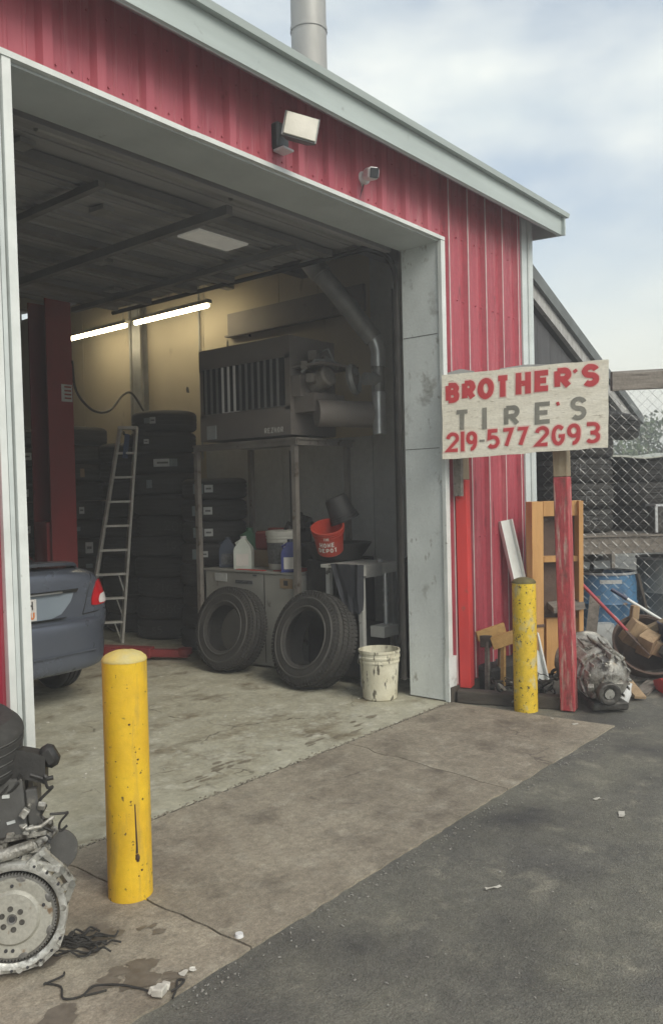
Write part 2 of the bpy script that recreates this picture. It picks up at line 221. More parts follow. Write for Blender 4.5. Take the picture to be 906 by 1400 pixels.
# ------------------------------------------------------------------ geometry helpers
class MB:
    def __init__(s): s.bm = bmesh.new(); s.T = Matrix.Identity(4)
    def box(s, c, d, rot=None, bev=0.0):
        g = bmesh.ops.create_cube(s.bm, size=1.0); vs = g['verts']
        bmesh.ops.scale(s.bm, vec=Vector(d), verts=vs)
        if bev > 0:
            es = list({e for v in vs for e in v.link_edges})
            r = bmesh.ops.bevel(s.bm, geom=es, offset=bev, segments=1, affect='EDGES', profile=0.5)
            vs = list({v for f in r['faces'] for v in f.verts} | {v for v in vs if v.is_valid})
        m = Matrix.Translation(Vector(c))
        if rot is not None: m = m @ (rot.to_4x4() if isinstance(rot, Matrix) else Euler(rot).to_matrix().to_4x4())
        bmesh.ops.transform(s.bm, matrix=s.T @ m, verts=vs); return s
    def bar(s, p0, p1, w, h, roll=0.0, bev=0.0):
        p0, p1 = Vector(p0), Vector(p1); d = p1-p0
        q = d.to_track_quat('Y', 'Z').to_matrix() @ Matrix.Rotation(roll, 3, 'Y')
        return s.box((p0+p1)/2, (w, d.length, h), q, bev)
    def curve(s, pts, r, seg=8, n=6):
        P = [Vector(p) for p in pts]; P = [P[0]*2-P[1]]+P+[P[-1]*2-P[-2]]; out = []
        for i in range(1, len(P)-2):
            for k in range(n):
                t = k/n; a, b, c, d = P[i-1], P[i], P[i+1], P[i+2]
                out.append(.5*((2*b)+(c-a)*t+(2*a-5*b+4*c-d)*t*t+(3*b-a-3*c+d)*t**3))
        out.append(P[-2]); return s.tube(out, r, seg)
    def tube(s, pts, r, seg=8, closed=False, caps=True):
        pts = [Vector(p) for p in pts]; n = len(pts); rs = r if isinstance(r, (list, tuple)) else [r]*n
        rings = []; prev = None
        for i, p in enumerate(pts):
            a = pts[i-1] if (i > 0 or closed) else p; b = pts[(i+1) % n] if (i < n-1 or closed) else p
            t = (b-a)
            if t.length < 1e-9: t = Vector((0, 0, 1))
            t.normalize()
            if prev is None:
                x = t.orthogonal().normalized()
            else:
                x = (prev - t*prev.dot(t))
                x = x.normalized() if x.length > 1e-6 else t.orthogonal().normalized()
            prev = x; y = t.cross(x)
            rings.append([s.bm.verts.new(s.T @ (p + (x*math.cos(k*2*math.pi/seg)+y*math.sin(k*2*math.pi/seg))*rs[i])) for k in range(seg)])
        m = n if closed else n-1
        for i in range(m):
            A, B = rings[i], rings[(i+1) % n]
            for k in range(seg): s.bm.faces.new((A[k], A[(k+1) % seg], B[(k+1) % seg], B[k]))
        if caps and not closed:
            s.bm.faces.new(rings[0][::-1]); s.bm.faces.new(rings[-1])
        return s
    def lathe(s, prof, seg=32, mtx=None, cap0=False, cap1=False, a0=0.0, a1=2*math.pi):
        m = s.T @ (mtx or Matrix.Identity(4)); full = abs(a1-a0-2*math.pi) < 1e-6
        k_n = seg if full else seg+1; rings = []
        for r, z in prof:
            rings.append([s.bm.verts.new(m @ Vector((r*math.cos(a0+(a1-a0)*k/seg), r*math.sin(a0+(a1-a0)*k/seg), z))) for k in range(k_n)])
        for i in range(len(prof)-1):
            for k in range(seg):
                k2 = (k+1) % k_n
                s.bm.faces.new((rings[i][k], rings[i][k2], rings[i+1][k2], rings[i+1][k]))
        if cap0: s.bm.faces.new(rings[0][::-1])
        if cap1: s.bm.faces.new(rings[-1])
        return s
    def cyl(s, p0, p1, r, seg=16, r1=None):
        return s.tube([p0, p1], [r, r if r1 is None else r1], seg)
    def prism(s, poly, t, mtx=None):
        # poly in local XZ, thickness t along +Y from 0
        m = s.T @ (mtx or Matrix.Identity(4))
        a = [s.bm.verts.new(m @ Vector((x, 0, z))) for x, z in poly]; b = [s.bm.verts.new(m @ Vector((x, t, z))) for x, z in poly]
        s.bm.faces.new(a); s.bm.faces.new(b[::-1]); n = len(poly)
        for i in range(n): s.bm.faces.new((a[i], a[(i+1) % n], b[(i+1) % n], b[i]))
        return s
    def sheet(s, grid):
        vs = [[s.bm.verts.new(s.T @ Vector(p)) for p in row] for row in grid]
        for i in range(len(vs)-1):
            for j in range(len(vs[0])-1): s.bm.faces.new((vs[i][j], vs[i][j+1], vs[i+1][j+1], vs[i+1][j]))
        return s
    def loft(s, rings, cap=True):
        vs = [[s.bm.verts.new(s.T @ Vector(p)) for p in r] for r in rings]; n = len(vs[0])
        for i in range(len(vs)-1):
            for k in range(n): s.bm.faces.new((vs[i][k], vs[i][(k+1) % n], vs[i+1][(k+1) % n], vs[i+1][k]))
        if cap: s.bm.faces.new(vs[0][::-1]); s.bm.faces.new(vs[-1])
        return s
    def solidify(s, t):
        bmesh.ops.recalc_face_normals(s.bm, faces=s.bm.faces[:])
        bmesh.ops.solidify(s.bm, geom=s.bm.faces[:], thickness=t); return s
    def build(s, name, m, parent=None, smooth=35, loc=None, subsurf=0, jitter=0):
        if jitter:
            for v in s.bm.verts: v.co += Vector((rng.uniform(-1, 1), rng.uniform(-1, 1), rng.uniform(-1, 1)))*jitter
        bmesh.ops.recalc_face_normals(s.bm, faces=s.bm.faces[:])
        me = bpy.data.meshes.new(name); s.bm.to_mesh(me); s.bm.free()
        if smooth:
            me.shade_smooth(); me.set_sharp_from_angle(angle=R(smooth))
        o = bpy.data.objects.new(name, me); COL.objects.link(o)
        me.materials.append(MAT[m] if isinstance(m, str) else m)
        if parent: o.parent = parent
        if loc: o.location = loc
        if subsurf:
            md = o.modifiers.new('subsurf', 'SUBSURF'); md.levels = subsurf; md.render_levels = subsurf
        return o
def tag(o, label=None, cat=None, group=None, kind=None):
    if label: o['label'] = label
    if cat: o['category'] = cat
    if group: o['group'] = group
    if kind: o['kind'] = kind
    return o
def thing(name, label, cat, loc=(0,0,0), rot=(0,0,0), group=None):
    o = bpy.data.objects.new(name, None); COL.objects.link(o); o.location = loc
    o.rotation_euler = rot if isinstance(rot, (tuple, list)) else (0, 0, rot)
    o.empty_display_size = 0.1
    return tag(o, label, cat, group)
def share(name, src, parent=None, loc=None, rot=None, m=None):
    o = bpy.data.objects.new(name, src.data); COL.objects.link(o); o.parent = parent
    if loc is not None: o.location = loc
    if rot is not None: o.rotation_euler = rot
    if m:
        o.material_slots[0].link = 'OBJECT'; o.material_slots[0].material = MAT[m]
    return o
def copy_tree(o, parent=None):
    c = o.copy(); COL.objects.link(c); c.parent = parent
    for ch in list(o.children): copy_tree(ch, c)
    return c
def arc(cx, cy, rx, ry, a0, a1, n=10):
    return [(cx+rx*math.cos(R(a0+(a1-a0)*i/n)), cy+ry*math.sin(R(a0+(a1-a0)*i/n))) for i in range(n+1)]

# ------------------------------------------------------------------ hand-painted lettering (stroke glyphs in a unit box)
G = {
 'B': [[(0,0),(0,1)], [(0,1),(.5,1)]+arc(.55,.76,.38,.24,90,-90)+[(0,.52)], [(.0,.52),(.55,.52)]+arc(.6,.26,.4,.26,90,-90)+[(0,0)]],
 'R': [[(0,0),(0,1)], [(0,1),(.5,1)]+arc(.6,.74,.36,.26,90,-90)+[(0,.48)], [(.42,.48),(.98,0)]],
 'O': [arc(.5,.5,.5,.5,90,450,20)],
 'T': [[(0,1),(1,1)], [(.5,1),(.5,0)]],
 'H': [[(0,0),(0,1)], [(1,0),(1,1)], [(0,.5),(1,.5)]],
 'E': [[(1,1),(0,1),(0,0),(1,0)], [(0,.52),(.82,.52)]],
 'S': [[(.96,.80)]+arc(.5,.75,.46,.25,35,270,10)+arc(.5,.26,.47,.26,90,-145,10)],
 "'": [[(.2,1),(.8,0)]],
 'I': [[(.5,0),(.5,1)]],
 'P': [[(0,0),(0,1)], [(0,1),(.5,1)]+arc(.55,.72,.42,.28,90,-90)+[(0,.44)]],
 'D': [[(0,0),(0,1),(.4,1)]+arc(.4,.5,.58,.5,90,-90)+[(0,0)]],
 'M': [[(0,0),(0,1),(.5,.3),(1,1),(1,0)]], 'N': [[(0,0),(0,1),(1,0),(1,1)]], 'Z': [[(0,1),(1,1),(0,0),(1,0)]],
 'U': [[(0,1),(0,.35)]+arc(.5,.35,.5,.35,180,360,8)+[(1,1)]], 'L': [[(0,1),(0,0),(1,0)]],
 '2': [[(.02,.72)]+arc(.5,.72,.46,.28,165,-25,9)+[(0,0),(1,0)]],
 '1': [[(.5,0),(.5,1)]],
 '9': [arc(.48,.70,.46,.30,0,360,14), [(.95,.72)]+arc(.45,.5,.5,.5,10,-100,8)],
 '5': [[(.92,1),(.12,1),(.06,.56)]+arc(.46,.31,.5,.31,115,-145,12)],
 '7': [[(0,1),(1,1),(.35,0)]],
 '6': [[(.95,.86)]+arc(.5,.5,.5,.5,55,330,14)+[(.96,.44),(.52,.44)]],
 '3': [[(.05,1)]+[(.5,1)]+arc(.55,.755,.4,.245,90,-90,8)+[(.35,.51)], [(.5,.51)]+arc(.52,.255,.46,.255,90,-150,10)],
 '0': [arc(.5,.5,.5,.5,90,450,18)], '4': [[(.75,0),(.75,1),(0,.35),(1,.35)]], '-': [[(0,.5),(1,.5)]], '/': [[(0,0),(1,1)]],
}
def ribbon(mb, pts, w, t, off, fn):
    pts = [Vector(p) for p in pts]
    q = [pts[0]]
    for p in pts[1:]:
        if (p-q[-1]).length > 1e-5: q.append(p)
    pts = q; closed = len(pts) > 3 and (pts[0]-pts[-1]).length < w*0.2
    if closed: pts = pts[:-1]
    n = len(pts); Lf, Rt = [], []
    for i in range(n):
        a = pts[i-1] if (i > 0 or closed) else None; b = pts[(i+1) % n] if (i < n-1 or closed) else None
        d0 = (pts[i]-a).normalized() if a is not None else None; d1 = (b-pts[i]).normalized() if b is not None else None
        if d0 is None: d0 = d1
        if d1 is None: d1 = d0
        n0 = Vector((-d0.y, d0.x)); n1 = Vector((-d1.y, d1.x)); m = (n0+n1)
        m = m.normalized() if m.length > 1e-4 else n0
        k = 1/max(0.45, m.dot(n0)); ww = w*0.5*(1+rng.uniform(-.07,.07))
        Lf.append(pts[i]+m*ww*k); Rt.append(pts[i]-m*ww*k)
    bm = mb.bm
    def V(p, h): return bm.verts.new(mb.T @ fn(p.x, p.y, h))
    lt = [V(p, off+t) for p in Lf]; rt_ = [V(p, off+t) for p in Rt]; lb = [V(p, off*0) for p in Lf]; rb = [V(p, off*0) for p in Rt]
    for i in range(n if closed else n-1):
        j = (i+1) % n
        bm.faces.new((rt_[i], rt_[j], lt[j], lt[i])); bm.faces.new((lt[i], lt[j], lb[j], lb[i])); bm.faces.new((rb[i], rb[j], rt_[j], rt_[i]))
    if not closed:
        bm.faces.new((lt[0], lb[0], rb[0], rt_[0])); bm.faces.new((lt[-1], rt_[-1], rb[-1], lb[-1]))
def glyph(mb, ch, x0, y0, x1, y1, w, fn, t=0.0015, base=0.0):
    hw = w/2
    if x1-x0 <= w*1.25: xa, xb = (x0+x1)/2-1e-4, (x0+x1)/2+1e-4
    else: xa, xb = x0+hw, x1-hw
    ya, yb = y0+hw, y1-hw
    if ch in 'IHT1': ya, yb = (y0, y1) if ch != 'T' else (y0, y1-hw)
    if ch == 'I' or ch == '1': ya, yb = y0, y1
    if ch == '-': ya, yb = y0, y1; xa, xb = x0, x1
    for k, st in enumerate(G[ch]):
        ribbon(mb, [(xa+(xb-xa)*x, ya+(yb-ya)*y) for x, y in st], w, t, base+0.0004*k, fn)

# ================================================================== SETTING: GROUND
m = MB(); m.sheet([[(-140, -140, -0.008), (140, -140, -0.008)], [(-140, 140, -0.008), (140, 140, -0.008)]]); tag(m.build('asphalt_ground', 'asphalt'), kind='structure')
def slab(poly, z0, z1, name, mt, parent):
    mb = MB()
    mb.prism([(x, y) for x, y in poly], z1-z0, Matrix(((1,0,0,0),(0,0,1,0),(0,1,0,z0),(0,0,0,1))))
    return mb.build(name, mt, parent, smooth=0)
def jag(p0, p1, n, amp, sd):
    r = random.Random(sd); out = []
    for i in range(n+1):
        t = i/n; e = 0 if i in (0, n) else r.uniform(-amp, amp)
        d = Vector((p1[0]-p0[0], p1[1]-p0[1])); q = Vector((-d.y, d.x)).normalized()*e
        out.append((p0[0]+d.x*t+q.x, p0[1]+d.y*t+q.y))
    return out
apron = bpy.data.objects.new('concrete_apron', None); COL.objects.link(apron); tag(apron, kind='structure')
Y0 = -0.034
c1 = jag((-3.24, Y0), (-3.22, -1.21), 16, 0.006, 1); c2 = jag((-1.22, Y0), (-1.34, -1.20), 14, 0.018, 2)
e1 = jag((-3.22, -1.21), (-1.34, -1.20), 40, 0.005, 3); e2 = jag((-1.34, -1.20), (0.10, -1.22), 26, 0.006, 4); e0 = jag((-4.4, -1.22), (-3.22, -1.21), 18, 0.006, 5)
sh = lambda L_, d: [(x+d, y) for x, y in L_]
slab([(-4.4, Y0)] + sh(c1, -0.004) + e0[::-1][1:], -0.05, 0.0, 'slab', 'apron', apron)
slab([(-3.236, Y0)] + [(-1.22-0.004, Y0)] + sh(c2, -0.004)[1:] + e1[::-1][1:-1] + sh(c1, 0.004)[::-1][:-1], -0.05, 0.0015, 'slab', 'apron', apron)
slab([(-1.216, Y0), (0.03, Y0), (0.05, -0.6), (0.10, -1.22)] + e2[::-1][1:-1] + sh(c2, 0.004)[::-1][:-1], -0.05, 0.0005, 'slab', 'apron', apron)
m = MB(); m.box((-3.2, 5.5, -0.05), (8.9, 11.03, 0.1)); fl = tag(m.build('garage_floor', 'floor', smooth=0), kind='structure')
m = MB(); m.box((-1.65, -0.0245, -0.02), (3.45, 0.017, 0.034)); m.build('joint_filler', 'crack', apron, smooth=0)
# dark joint and crumbled filler along the threshold
m = MB()
for i in range(380):
    x = rng.uniform(-3.3, 0.02); s_ = rng.uniform(0.003, 0.010)
    m.box((x, -0.024+rng.gauss(0, 0.012), 0.001), (s_*1.6, s_, 0.006), (0, 0, rng.uniform(0, 3)))
tag(m.build('threshold_rubble', 'grout_rubble', smooth=0), kind='stuff')
# loose chips and grit on the asphalt
m = MB()
for i in range(900):
    if i < 330: x = rng.uniform(-3.6, 0.3); y = -1.23-abs(rng.gauss(0, 0.05)); 
    else: x = rng.uniform(-4.2, 2.0); y = rng.uniform(-3.0, -1.25)
    s_ = rng.uniform(0.0015, 0.0048)*(1.6 if rng.random() < .08 else 1)
    m.box((x, y, -0.004), (s_*rng.uniform(1, 2.6), s_, s_*.7), (rng.uniform(-.3,.3), rng.uniform(-.3,.3), rng.uniform(0, 3)))
tag(m.build('grit_chips', 'grit', smooth=0), kind='stuff')
m = MB()
for i in range(60):
    x = rng.uniform(-3.1, 0.0); y = rng.uniform(0.15, 2.0); s_ = rng.uniform(0.004, 0.012)
    m.box((x, y, 0.003), (s_*rng.uniform(1, 3), s_, 0.004), (0, 0, rng.uniform(0, 3)))
tag(m.build('floor_crumbs', 'litter', smooth=0), kind='stuff')
# oily footprints just inside the door
m = MB()
r_ = random.Random(5)
for (cx, cy, n) in ((-2.1, 0.22, 9), (-1.3, 0.20, 8), (-1.75, 0.30, 6), (-0.9, 0.16, 6), (-0.6, 0.22, 4)):
    for i in range(n):
        x, y = cx+r_.uniform(-.28,.28), cy+r_.uniform(-.08,.08); a, b = r_.uniform(.015,.06), r_.uniform(.008,.022)
        p = [(x+a*math.cos(t*math.pi/5)*r_.uniform(.75,1.2), y+b*math.sin(t*math.pi/5)*r_.uniform(.75,1.2)) for t in range(10)]
        z = 0.0012+0.00012*i+r_.uniform(0,.0004)
        m.bm.faces.new([m.bm.verts.new((px_, py_, z)) for px_, py_ in p])
tag(m.build('oil_spots', 'wet_stain', smooth=0), kind='stuff')

# ================================================================== BUILDING
B = thing('garage_building', 'red ribbed metal garage with wide open bay and pale grey trim', 'building')
RX1 = 1.45; LX0 = -7.2
def wall_panel(x0, x1, z0, z1, mt='red_paint'):
    pts = []
    k0 = math.floor((x0-.125)/.274)-1
    prof = [(-.040,0),(-.022,-.032),(.022,-.032),(.040,0),(.082,0),(.088,-.005),(.098,-.005),(.104,0),(.170,0),(.176,-.005),(.186,-.005),(.192,0)]
    allp = [(.125+.274*(k0+k)+dx, dy) for k in range(int((x1-x0)/.274)+4) for dx, dy in prof]
    inn = [p for p in allp if x0 < p[0] < x1]
    pts = [(x0, 0)]+inn+[(x1, 0)]
    mb = MB(); rows = []
    nz = max(1, int((z1-z0)/0.5))
    for j in range(nz+1):
        z = z0+(z1-z0)*j/nz; rows.append([(x, y, z) for x, y in pts])
    mb.sheet(rows); mb.solidify(0.003)
    return mb.build('wall_panel', mt, B, smooth=20)
def ztop(x): return 3.90
xs = -7.2
edges_h = [-3.40]
while edges_h[-1] + .822 < 0.0: edges_h.append(edges_h[-1]+.822)
edges_h.append(0.035)
for a, b in zip(edges_h[:-1], edges_h[1:]): wall_panel(a+.001, b-.001, 3.40, 3.96, 'red_veiled')
for a, b in ((0.036, 0.70), (0.702, 1.28)): wall_panel(a, b, 0.10, 3.96, 'red_wall')
e = [-7.2, -6.4, -5.58, -4.76, -3.94, -3.425]
for a, b in zip(e[:-1], e[1:]): wall_panel(a+.001, b-.001, 0.08, 3.96)
for k in range(0, 5):       # pale strips painting sky glints onto the ribs right of the bay
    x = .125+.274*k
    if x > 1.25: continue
    m = MB(); m.box((x-0.016, -0.0345, 2.02), (0.011, 0.004, 3.8)); m.build('rib_glint', 'glint_white', B, smooth=0)
m = MB(); m.box((0.66, -0.012, 0.05), (1.3, 0.06, 0.12)); m.build('base_flashing', 'dark_timber', B)
m = MB(); m.box((-5.35, -0.012, 0.04), (3.8, 0.05, 0.08)); m.build('base_flashing', 'dark_timber', B)
# structural wall behind the sheet, inner linings
m = MB(); m.box((0.69, 0.17, 1.95), (1.30, 0.30, 3.9)); m.build('wall_core', 'dim_wall', B)
m = MB(); m.box((-5.4, 0.17, 1.95), (3.90, 0.30, 3.9)); m.build('wall_core', 'dim_wall', B)
m = MB(); m.box((-1.68, 0.17, 3.67), (3.43, 0.28, 0.50)); m.build('header_core', 'dim_wall', B)
# header trim: bright drip strip and grey soffit board
m = MB()
for a, b, dz in ((-3.41, -2.35, 0.012), (-2.35, -0.9, -0.006), (-0.9, 0.045, 0.006)):
    m.bar((a, -0.014, 3.408+dz*.4), (b, -0.014, 3.408-dz*.4), 0.05, 0.026)
m.build('header_trim', 'trim_bright', B)
m = MB(); m.box((-1.68, 0.165, 3.391), (3.42, 0.345, 0.012)); m.build('header_soffit', 'trim', B)
# right jamb
m = MB(); m.box((0.020, 0.16, 1.70), (0.022, 0.33, 3.38)); m.build('door_jamb', 'trim_dirty', B)
m = MB(); m.box((0.022, -0.020, 1.86), (0.055, 0.03, 3.06)); m.build('jamb_trim', 'trim_bright', B)
m = MB(); m.box((0.055, -0.014, 0.17), (0.12, 0.035, 0.33)); m.build('jamb_foot', 'trim_dirty', B)
m = MB()
for z in (2.72, 1.88): m.box((0.0085, 0.17, z), (0.003, 0.30, 0.004))
m.build('jamb_seam', 'crack', B)
# left jamb: stepped trim
m = MB(); m.bar((-3.410, -0.018, 0.0), (-3.437, -0.018, 3.4), 0.045, 0.03); m.build('jamb_trim', 'trim_bright', B)
m = MB(); m.bar((-3.372, 0.004, 0.0), (-3.395, 0.004, 3.4), 0.045, 0.02); m.build('jamb_groove', 'trim', B)
m = MB(); m.bar((-3.335, -0.016, 0.0), (-3.358, -0.016, 3.4), 0.034, 0.04); m.build('jamb_trim', 'trim_bright', B)
m = MB(); m.box((-3.36, 0.17, 1.7), (0.022, 0.29, 3.38)); m.build('door_jamb', 'trim_dirty', B)
# corner trim, right gable wall, eave
m = MB(); m.box((1.325, -0.012, 1.965), (0.09, 0.05, 3.82), None, 0.004); m.box((1.412, -0.022, 1.965), (0.076, 0.07, 3.82), None, 0.012); m.build('corner_trim', 'trim', B)
m = MB(); m.box((1.40, 5.6, 1.97), (0.05, 11.2, 3.94)); m.build('side_wall', 'red_paint', B)
m = MB(); m.box((1.455, 0.03, 1.9), (0.012, 0.12, 3.7)); m.build('corner_flange', 'red_paint', B)
m = MB(); m.box((LX0-.02, 5.6, 1.97), (0.05, 11.2, 3.94)); m.build('side_wall', 'red_paint', B)
m = MB(); m.box((-2.9, 11.2, 2.2), (8.6, 0.1, 4.4)); m.build('back_wall', 'red_paint', B)
# eave: fascia, lip, soffit
m = MB(); m.prism([(-0.27,3.725),(-0.25,3.715),(-0.255,3.875),(-0.275,3.875)], 9.0, Matrix(((0,1,0,-7.45),(1,0,0,0),(0,0,1,0),(0,0,0,1)))); m.build('fascia', 'fascia', B)
m = MB(); m.prism([(-0.315,3.872),(-0.325,3.905),(-0.24,3.915),(-0.24,3.878)], 9.06, Matrix(((0,1,0,-7.45),(1,0,0,0),(0,0,1,0),(0,0,0,1)))); m.build('gutter_lip', 'fascia', B)
m = MB(); m.prism([(-0.255,3.716),(-0.255,3.73),(0.0,3.90),(0.0,3.885)], 8.98, Matrix(((0,1,0,-7.45),(1,0,0,0),(0,0,1,0),(0,0,0,1)))); m.build('eave_soffit', 'soffit', B)
m = MB(); m.prism([(-0.30,3.72),(-0.30,3.905),(0.05,3.96),(0.05,3.74)], 0.02, Matrix(((0,1,0,1.552),(1,0,0,0),(0,0,1,0),(0,0,0,1)))); m.build('eave_cap', 'fascia', B)
m = MB(); m.bar((-2.93, -0.24, 3.91), (-2.93, 11.3, 4.66), 9.0, 0.04); m.build('roof', 'roof_sheet', B, smooth=0)
# chimney
m = MB(); m.lathe([(0.155,0),(0.155,2.4)], 28); m.lathe([(0.162,1.62),(0.162,1.66)], 28); m.lathe([(0.24,0.0),(0.16,0.14)], 28); m.build('chimney', 'chimney', B, loc=(0.37, 1.5, 3.98))
# inside: right wall lining with seams and steel columns, back/left lining, ceiling
m = MB()
for k in range(-12, 5):
    x = .125+.274*k
    for dx in (.055, .137, .22):
        for z in ((3.47, 3.78) if x < 0 else (.3, 1.2, 2.1, 3.0, 3.47, 3.78)):
            if -3.35 < x+dx < 1.26 and (z > 3.4 or x+dx > .06): m.tube([(x+dx, -.012, z), (x+dx, .001, z)], .0055, 6)
tag(m.build('screw_heads', 'red_veiled', B, smooth=0), kind='stuff')
ys = [0.35, 1.55, 2.75, 3.95, 5.15, 6.35, 7.55, 8.75, 9.95, 11.1]
for a, b in zip(ys[:-1], ys[1:]):
    low = 2.12 if a < 3.9 else (4.2 if a < 0.5 else 0)
    if a < 0.5: low = 4.2
    if low < 4.2:
        m = MB(); m.box((1.26, (a+b)/2, (low+4.2)/2), (0.02, b-a-0.008, 4.2-low-.004)); m.build('lining_panel', 'beige_wall', B, smooth=0)
    if low > 0:
        m = MB(); m.box((1.255, (a+b)/2, low/2), (0.03, b-a-0.008, low)); m.build('lining_panel', 'dim_wall', B, smooth=0)
m = MB(); m.box((1.30, 5.6, 2.1), (0.05, 11.0, 4.2)); m.build('lining_backing', 'black', B)
m = MB(); m.box((-2.9, 11.12, 2.2), (8.4, 0.02, 4.4)); m.build('lining_panel', 'beige_wall', B)
m = MB(); m.box((LX0+.05, 5.6, 2.2), (0.02, 11.0, 4.4)); m.build('lining_panel', 'dim_wall', B)
m = MB(); m.bar((-2.93, 0.1, 3.84), (-2.93, 11.2, 4.56), 8.7, 0.02); m.build('ceiling', 'insulation', B, smooth=0)
for y in (1.2, 2.3, 3.4, 4.5, 5.6, 6.7, 7.8, 8.9, 10.0):
    m = MB(); z = 3.70+0.065*y; m.box((-2.95, y, z), (8.3, 0.05, 0.15)); m.box((-2.95, y+0.03, z-0.07), (8.3, 0.09, 0.008)); m.build('purlin', 'purlin', B)
for y in (5.05, 8.9):
    m = MB(); m.box((1.20, y, 2.05), (0.12, 0.012, 4.1)); m.box((1.135, y, 2.05), (0.012, 0.16, 4.1)); m.box((1.235, y, 2.05), (0.012, 0.16, 4.1)); m.build('steel_column', 'galv_dull', B)
m = MB(); m.box((1.225, 2.55, 3.46), (0.04, 1.9, 0.26)); m.box((1.18, 2.55, 3.335), (0.05, 1.9, 0.02)); m.build('wall_girt', 'heater_brown', B)
m = MB(); m.tube([(1.23, 4.0, 4.0), (1.23, 4.0, 2.0)], 0.012); m.build('conduit', 'galv_dull', B)
m = MB(); m.tube([(1.22, 5.28, 4.0), (1.22, 5.28, 2.3)], 0.02); m.build('conduit', 'galv_dull', B)
for (y, z, a, b) in ((3.55,3.25,.02,.16),(3.2,3.35,.02,.10),(4.25,2.83,.03,.08),(5.5,2.4,.03,.06),(2.9,3.38,.02,.08)):
    m = MB(); m.prism([(-a,-b*.5),(a*.6,-b*.4),(a,b*.1),(a*.4,b*.5),(-a*.5,b*.3)], 0.003, Matrix(((0,1,0,1.246),(1,0,0,y),(0,0,1,z),(0,0,0,1))))
    m.build('wall_gouge', 'ink', B)
# ================================================================== overhead door (raised), torsion shaft
OD = thing('overhead_door', 'sectional garage door rolled up flat under the ceiling with one pale window', 'garage door', (-1.66, 0.55, 3.52))
for i in range(6):
    y0 = 0.10+i*0.54
    m = MB(); m.box((0, y0+0.26, 0.02), (3.30, 0.525, 0.04)); m.box((0, y0+0.03, -0.012), (3.28, 0.05, 0.03)); m.box((0, y0+0.49, -0.012), (3.28, 0.05, 0.03))
    for k in range(2): m.box((0, y0+0.17+k*.18, -0.003), (3.28, 0.05, 0.010))
    p = m.build('door_panel', 'door_panel', OD, smooth=0)
    if i == 1:
        m = MB(); m.box((0.78, 0.88, -0.016), (0.50, 0.24, 0.014)); w = m.build('window', 'pane_glow', OD)
for x in (-1.66, 1.67):
    m = MB(); pts = [(x, -0.17, -3.40), (x, -0.17, -0.35)]+[(x, -0.17+.3*(1-math.cos(t*math.pi/12)), -0.35+.3*math.sin(t*math.pi/12)) for t in range(1,7)]+[(x, 3.4, -0.03)]
    m.tube(pts, 0.022, 6); m.box((x+ (0.015 if x > 0 else -0.015), -0.15, -1.9), (0.012, 0.06, 3.0)); m.build('track', 'black_rough', OD)
m = MB(); m.tube([(-1.75, 0.02, -0.06), (1.72, 0.02, -0.06)], 0.016, 8); m.build('torsion_shaft', 'galv_dull', OD)
m = MB(); m.tube([(-1.2, 0.02, -0.06), (-0.1, 0.02, -0.06)], 0.03, 10); m.tube([(0.15, 0.02, -0.06), (1.3, 0.02, -0.06)], 0.03, 10); m.build('torsion_spring', 'galv_dull', OD)
m = MB(); m.box((0.0, -0.12, -0.085), (3.3, 0.05, 0.09)); m.build('bottom_seal', 'door_panel', OD)

for y in (.42, 1.55, 2.05, 2.72):
    m = MB(); m.box((0, y, -.035), (3.24, .045, .05)); m.box((0, y+.03, -.055), (3.24, .07, .008)); m.build('strut', 'purlin', OD, smooth=0)
for x, y in ((-1.1,.35),(-.2,.9),(.5,1.9),(-.6,2.4),(1.1,2.6),(1.25,.6)):
    m = MB(); m.box((x, y, -.03), (.10, .14, .03), (0,0,.1)); m.build('hinge', 'galv_dull', OD)
for x in (-.55, 1.2):
    m = MB(); m.box((x, 1.9, -.075), (.05, 3.0, .045)); m.build('brace', 'purlin', OD, smooth=0)
OP = thing('door_opener', 'dark garage door opener rail and motor hung under the raised door', 'door opener', (-1.5, 0.6, 3.38))
m = MB(); m.box((0, 1.6, 0), (0.05, 3.2, 0.06)); m.build('rail', 'purlin', OP)
m = MB(); m.box((0, 3.3, -.04), (0.26, 0.42, 0.16), None, .01); m.build('motor', 'plastic_black', OP)
m = MB(); m.box((-.3, 3.3, .16), (0.03, 0.03, 0.5)); m.box((.3, 3.3, .16), (0.03, 0.03, 0.5)); m.box((0, 3.3, .05), (.64, .03, .03)); m.build('hanger', 'galv_dull', OP)
# ================================================================== fluorescent lights
for (y0, y1, lab) in ((3.32, 4.62, 'lit fluorescent tube fixture nearer the heater, hung along the beige wall'), (4.74, 6.0, 'lit fluorescent tube fixture running behind the red lift post')):
    t = thing('tube_light', lab, 'light fixture', (0.78, (y0+y1)/2, 3.60), group='fluorescent tubes over the tyre stacks')
    L_ = y1-y0
    m = MB(); m.box((0, 0, 0.035), (0.07, L_, 0.04)); m.build('housing', 'housing_white', t)
    m = MB(); m.tube([(0, -L_/2+.03, -0.005), (0, L_/2-.03, -0.005)], 0.024, 12); m.build('tube', 'tube_glow', t)
    m = MB(); m.tube([(0, -L_/2+.08, .05), (0, -L_/2+.08, .42)], 0.004, 6); m.tube([(0, L_/2-.08, .05), (0, L_/2-.08, .5)], 0.004, 6); m.build('hanger', 'galv_dull', t)

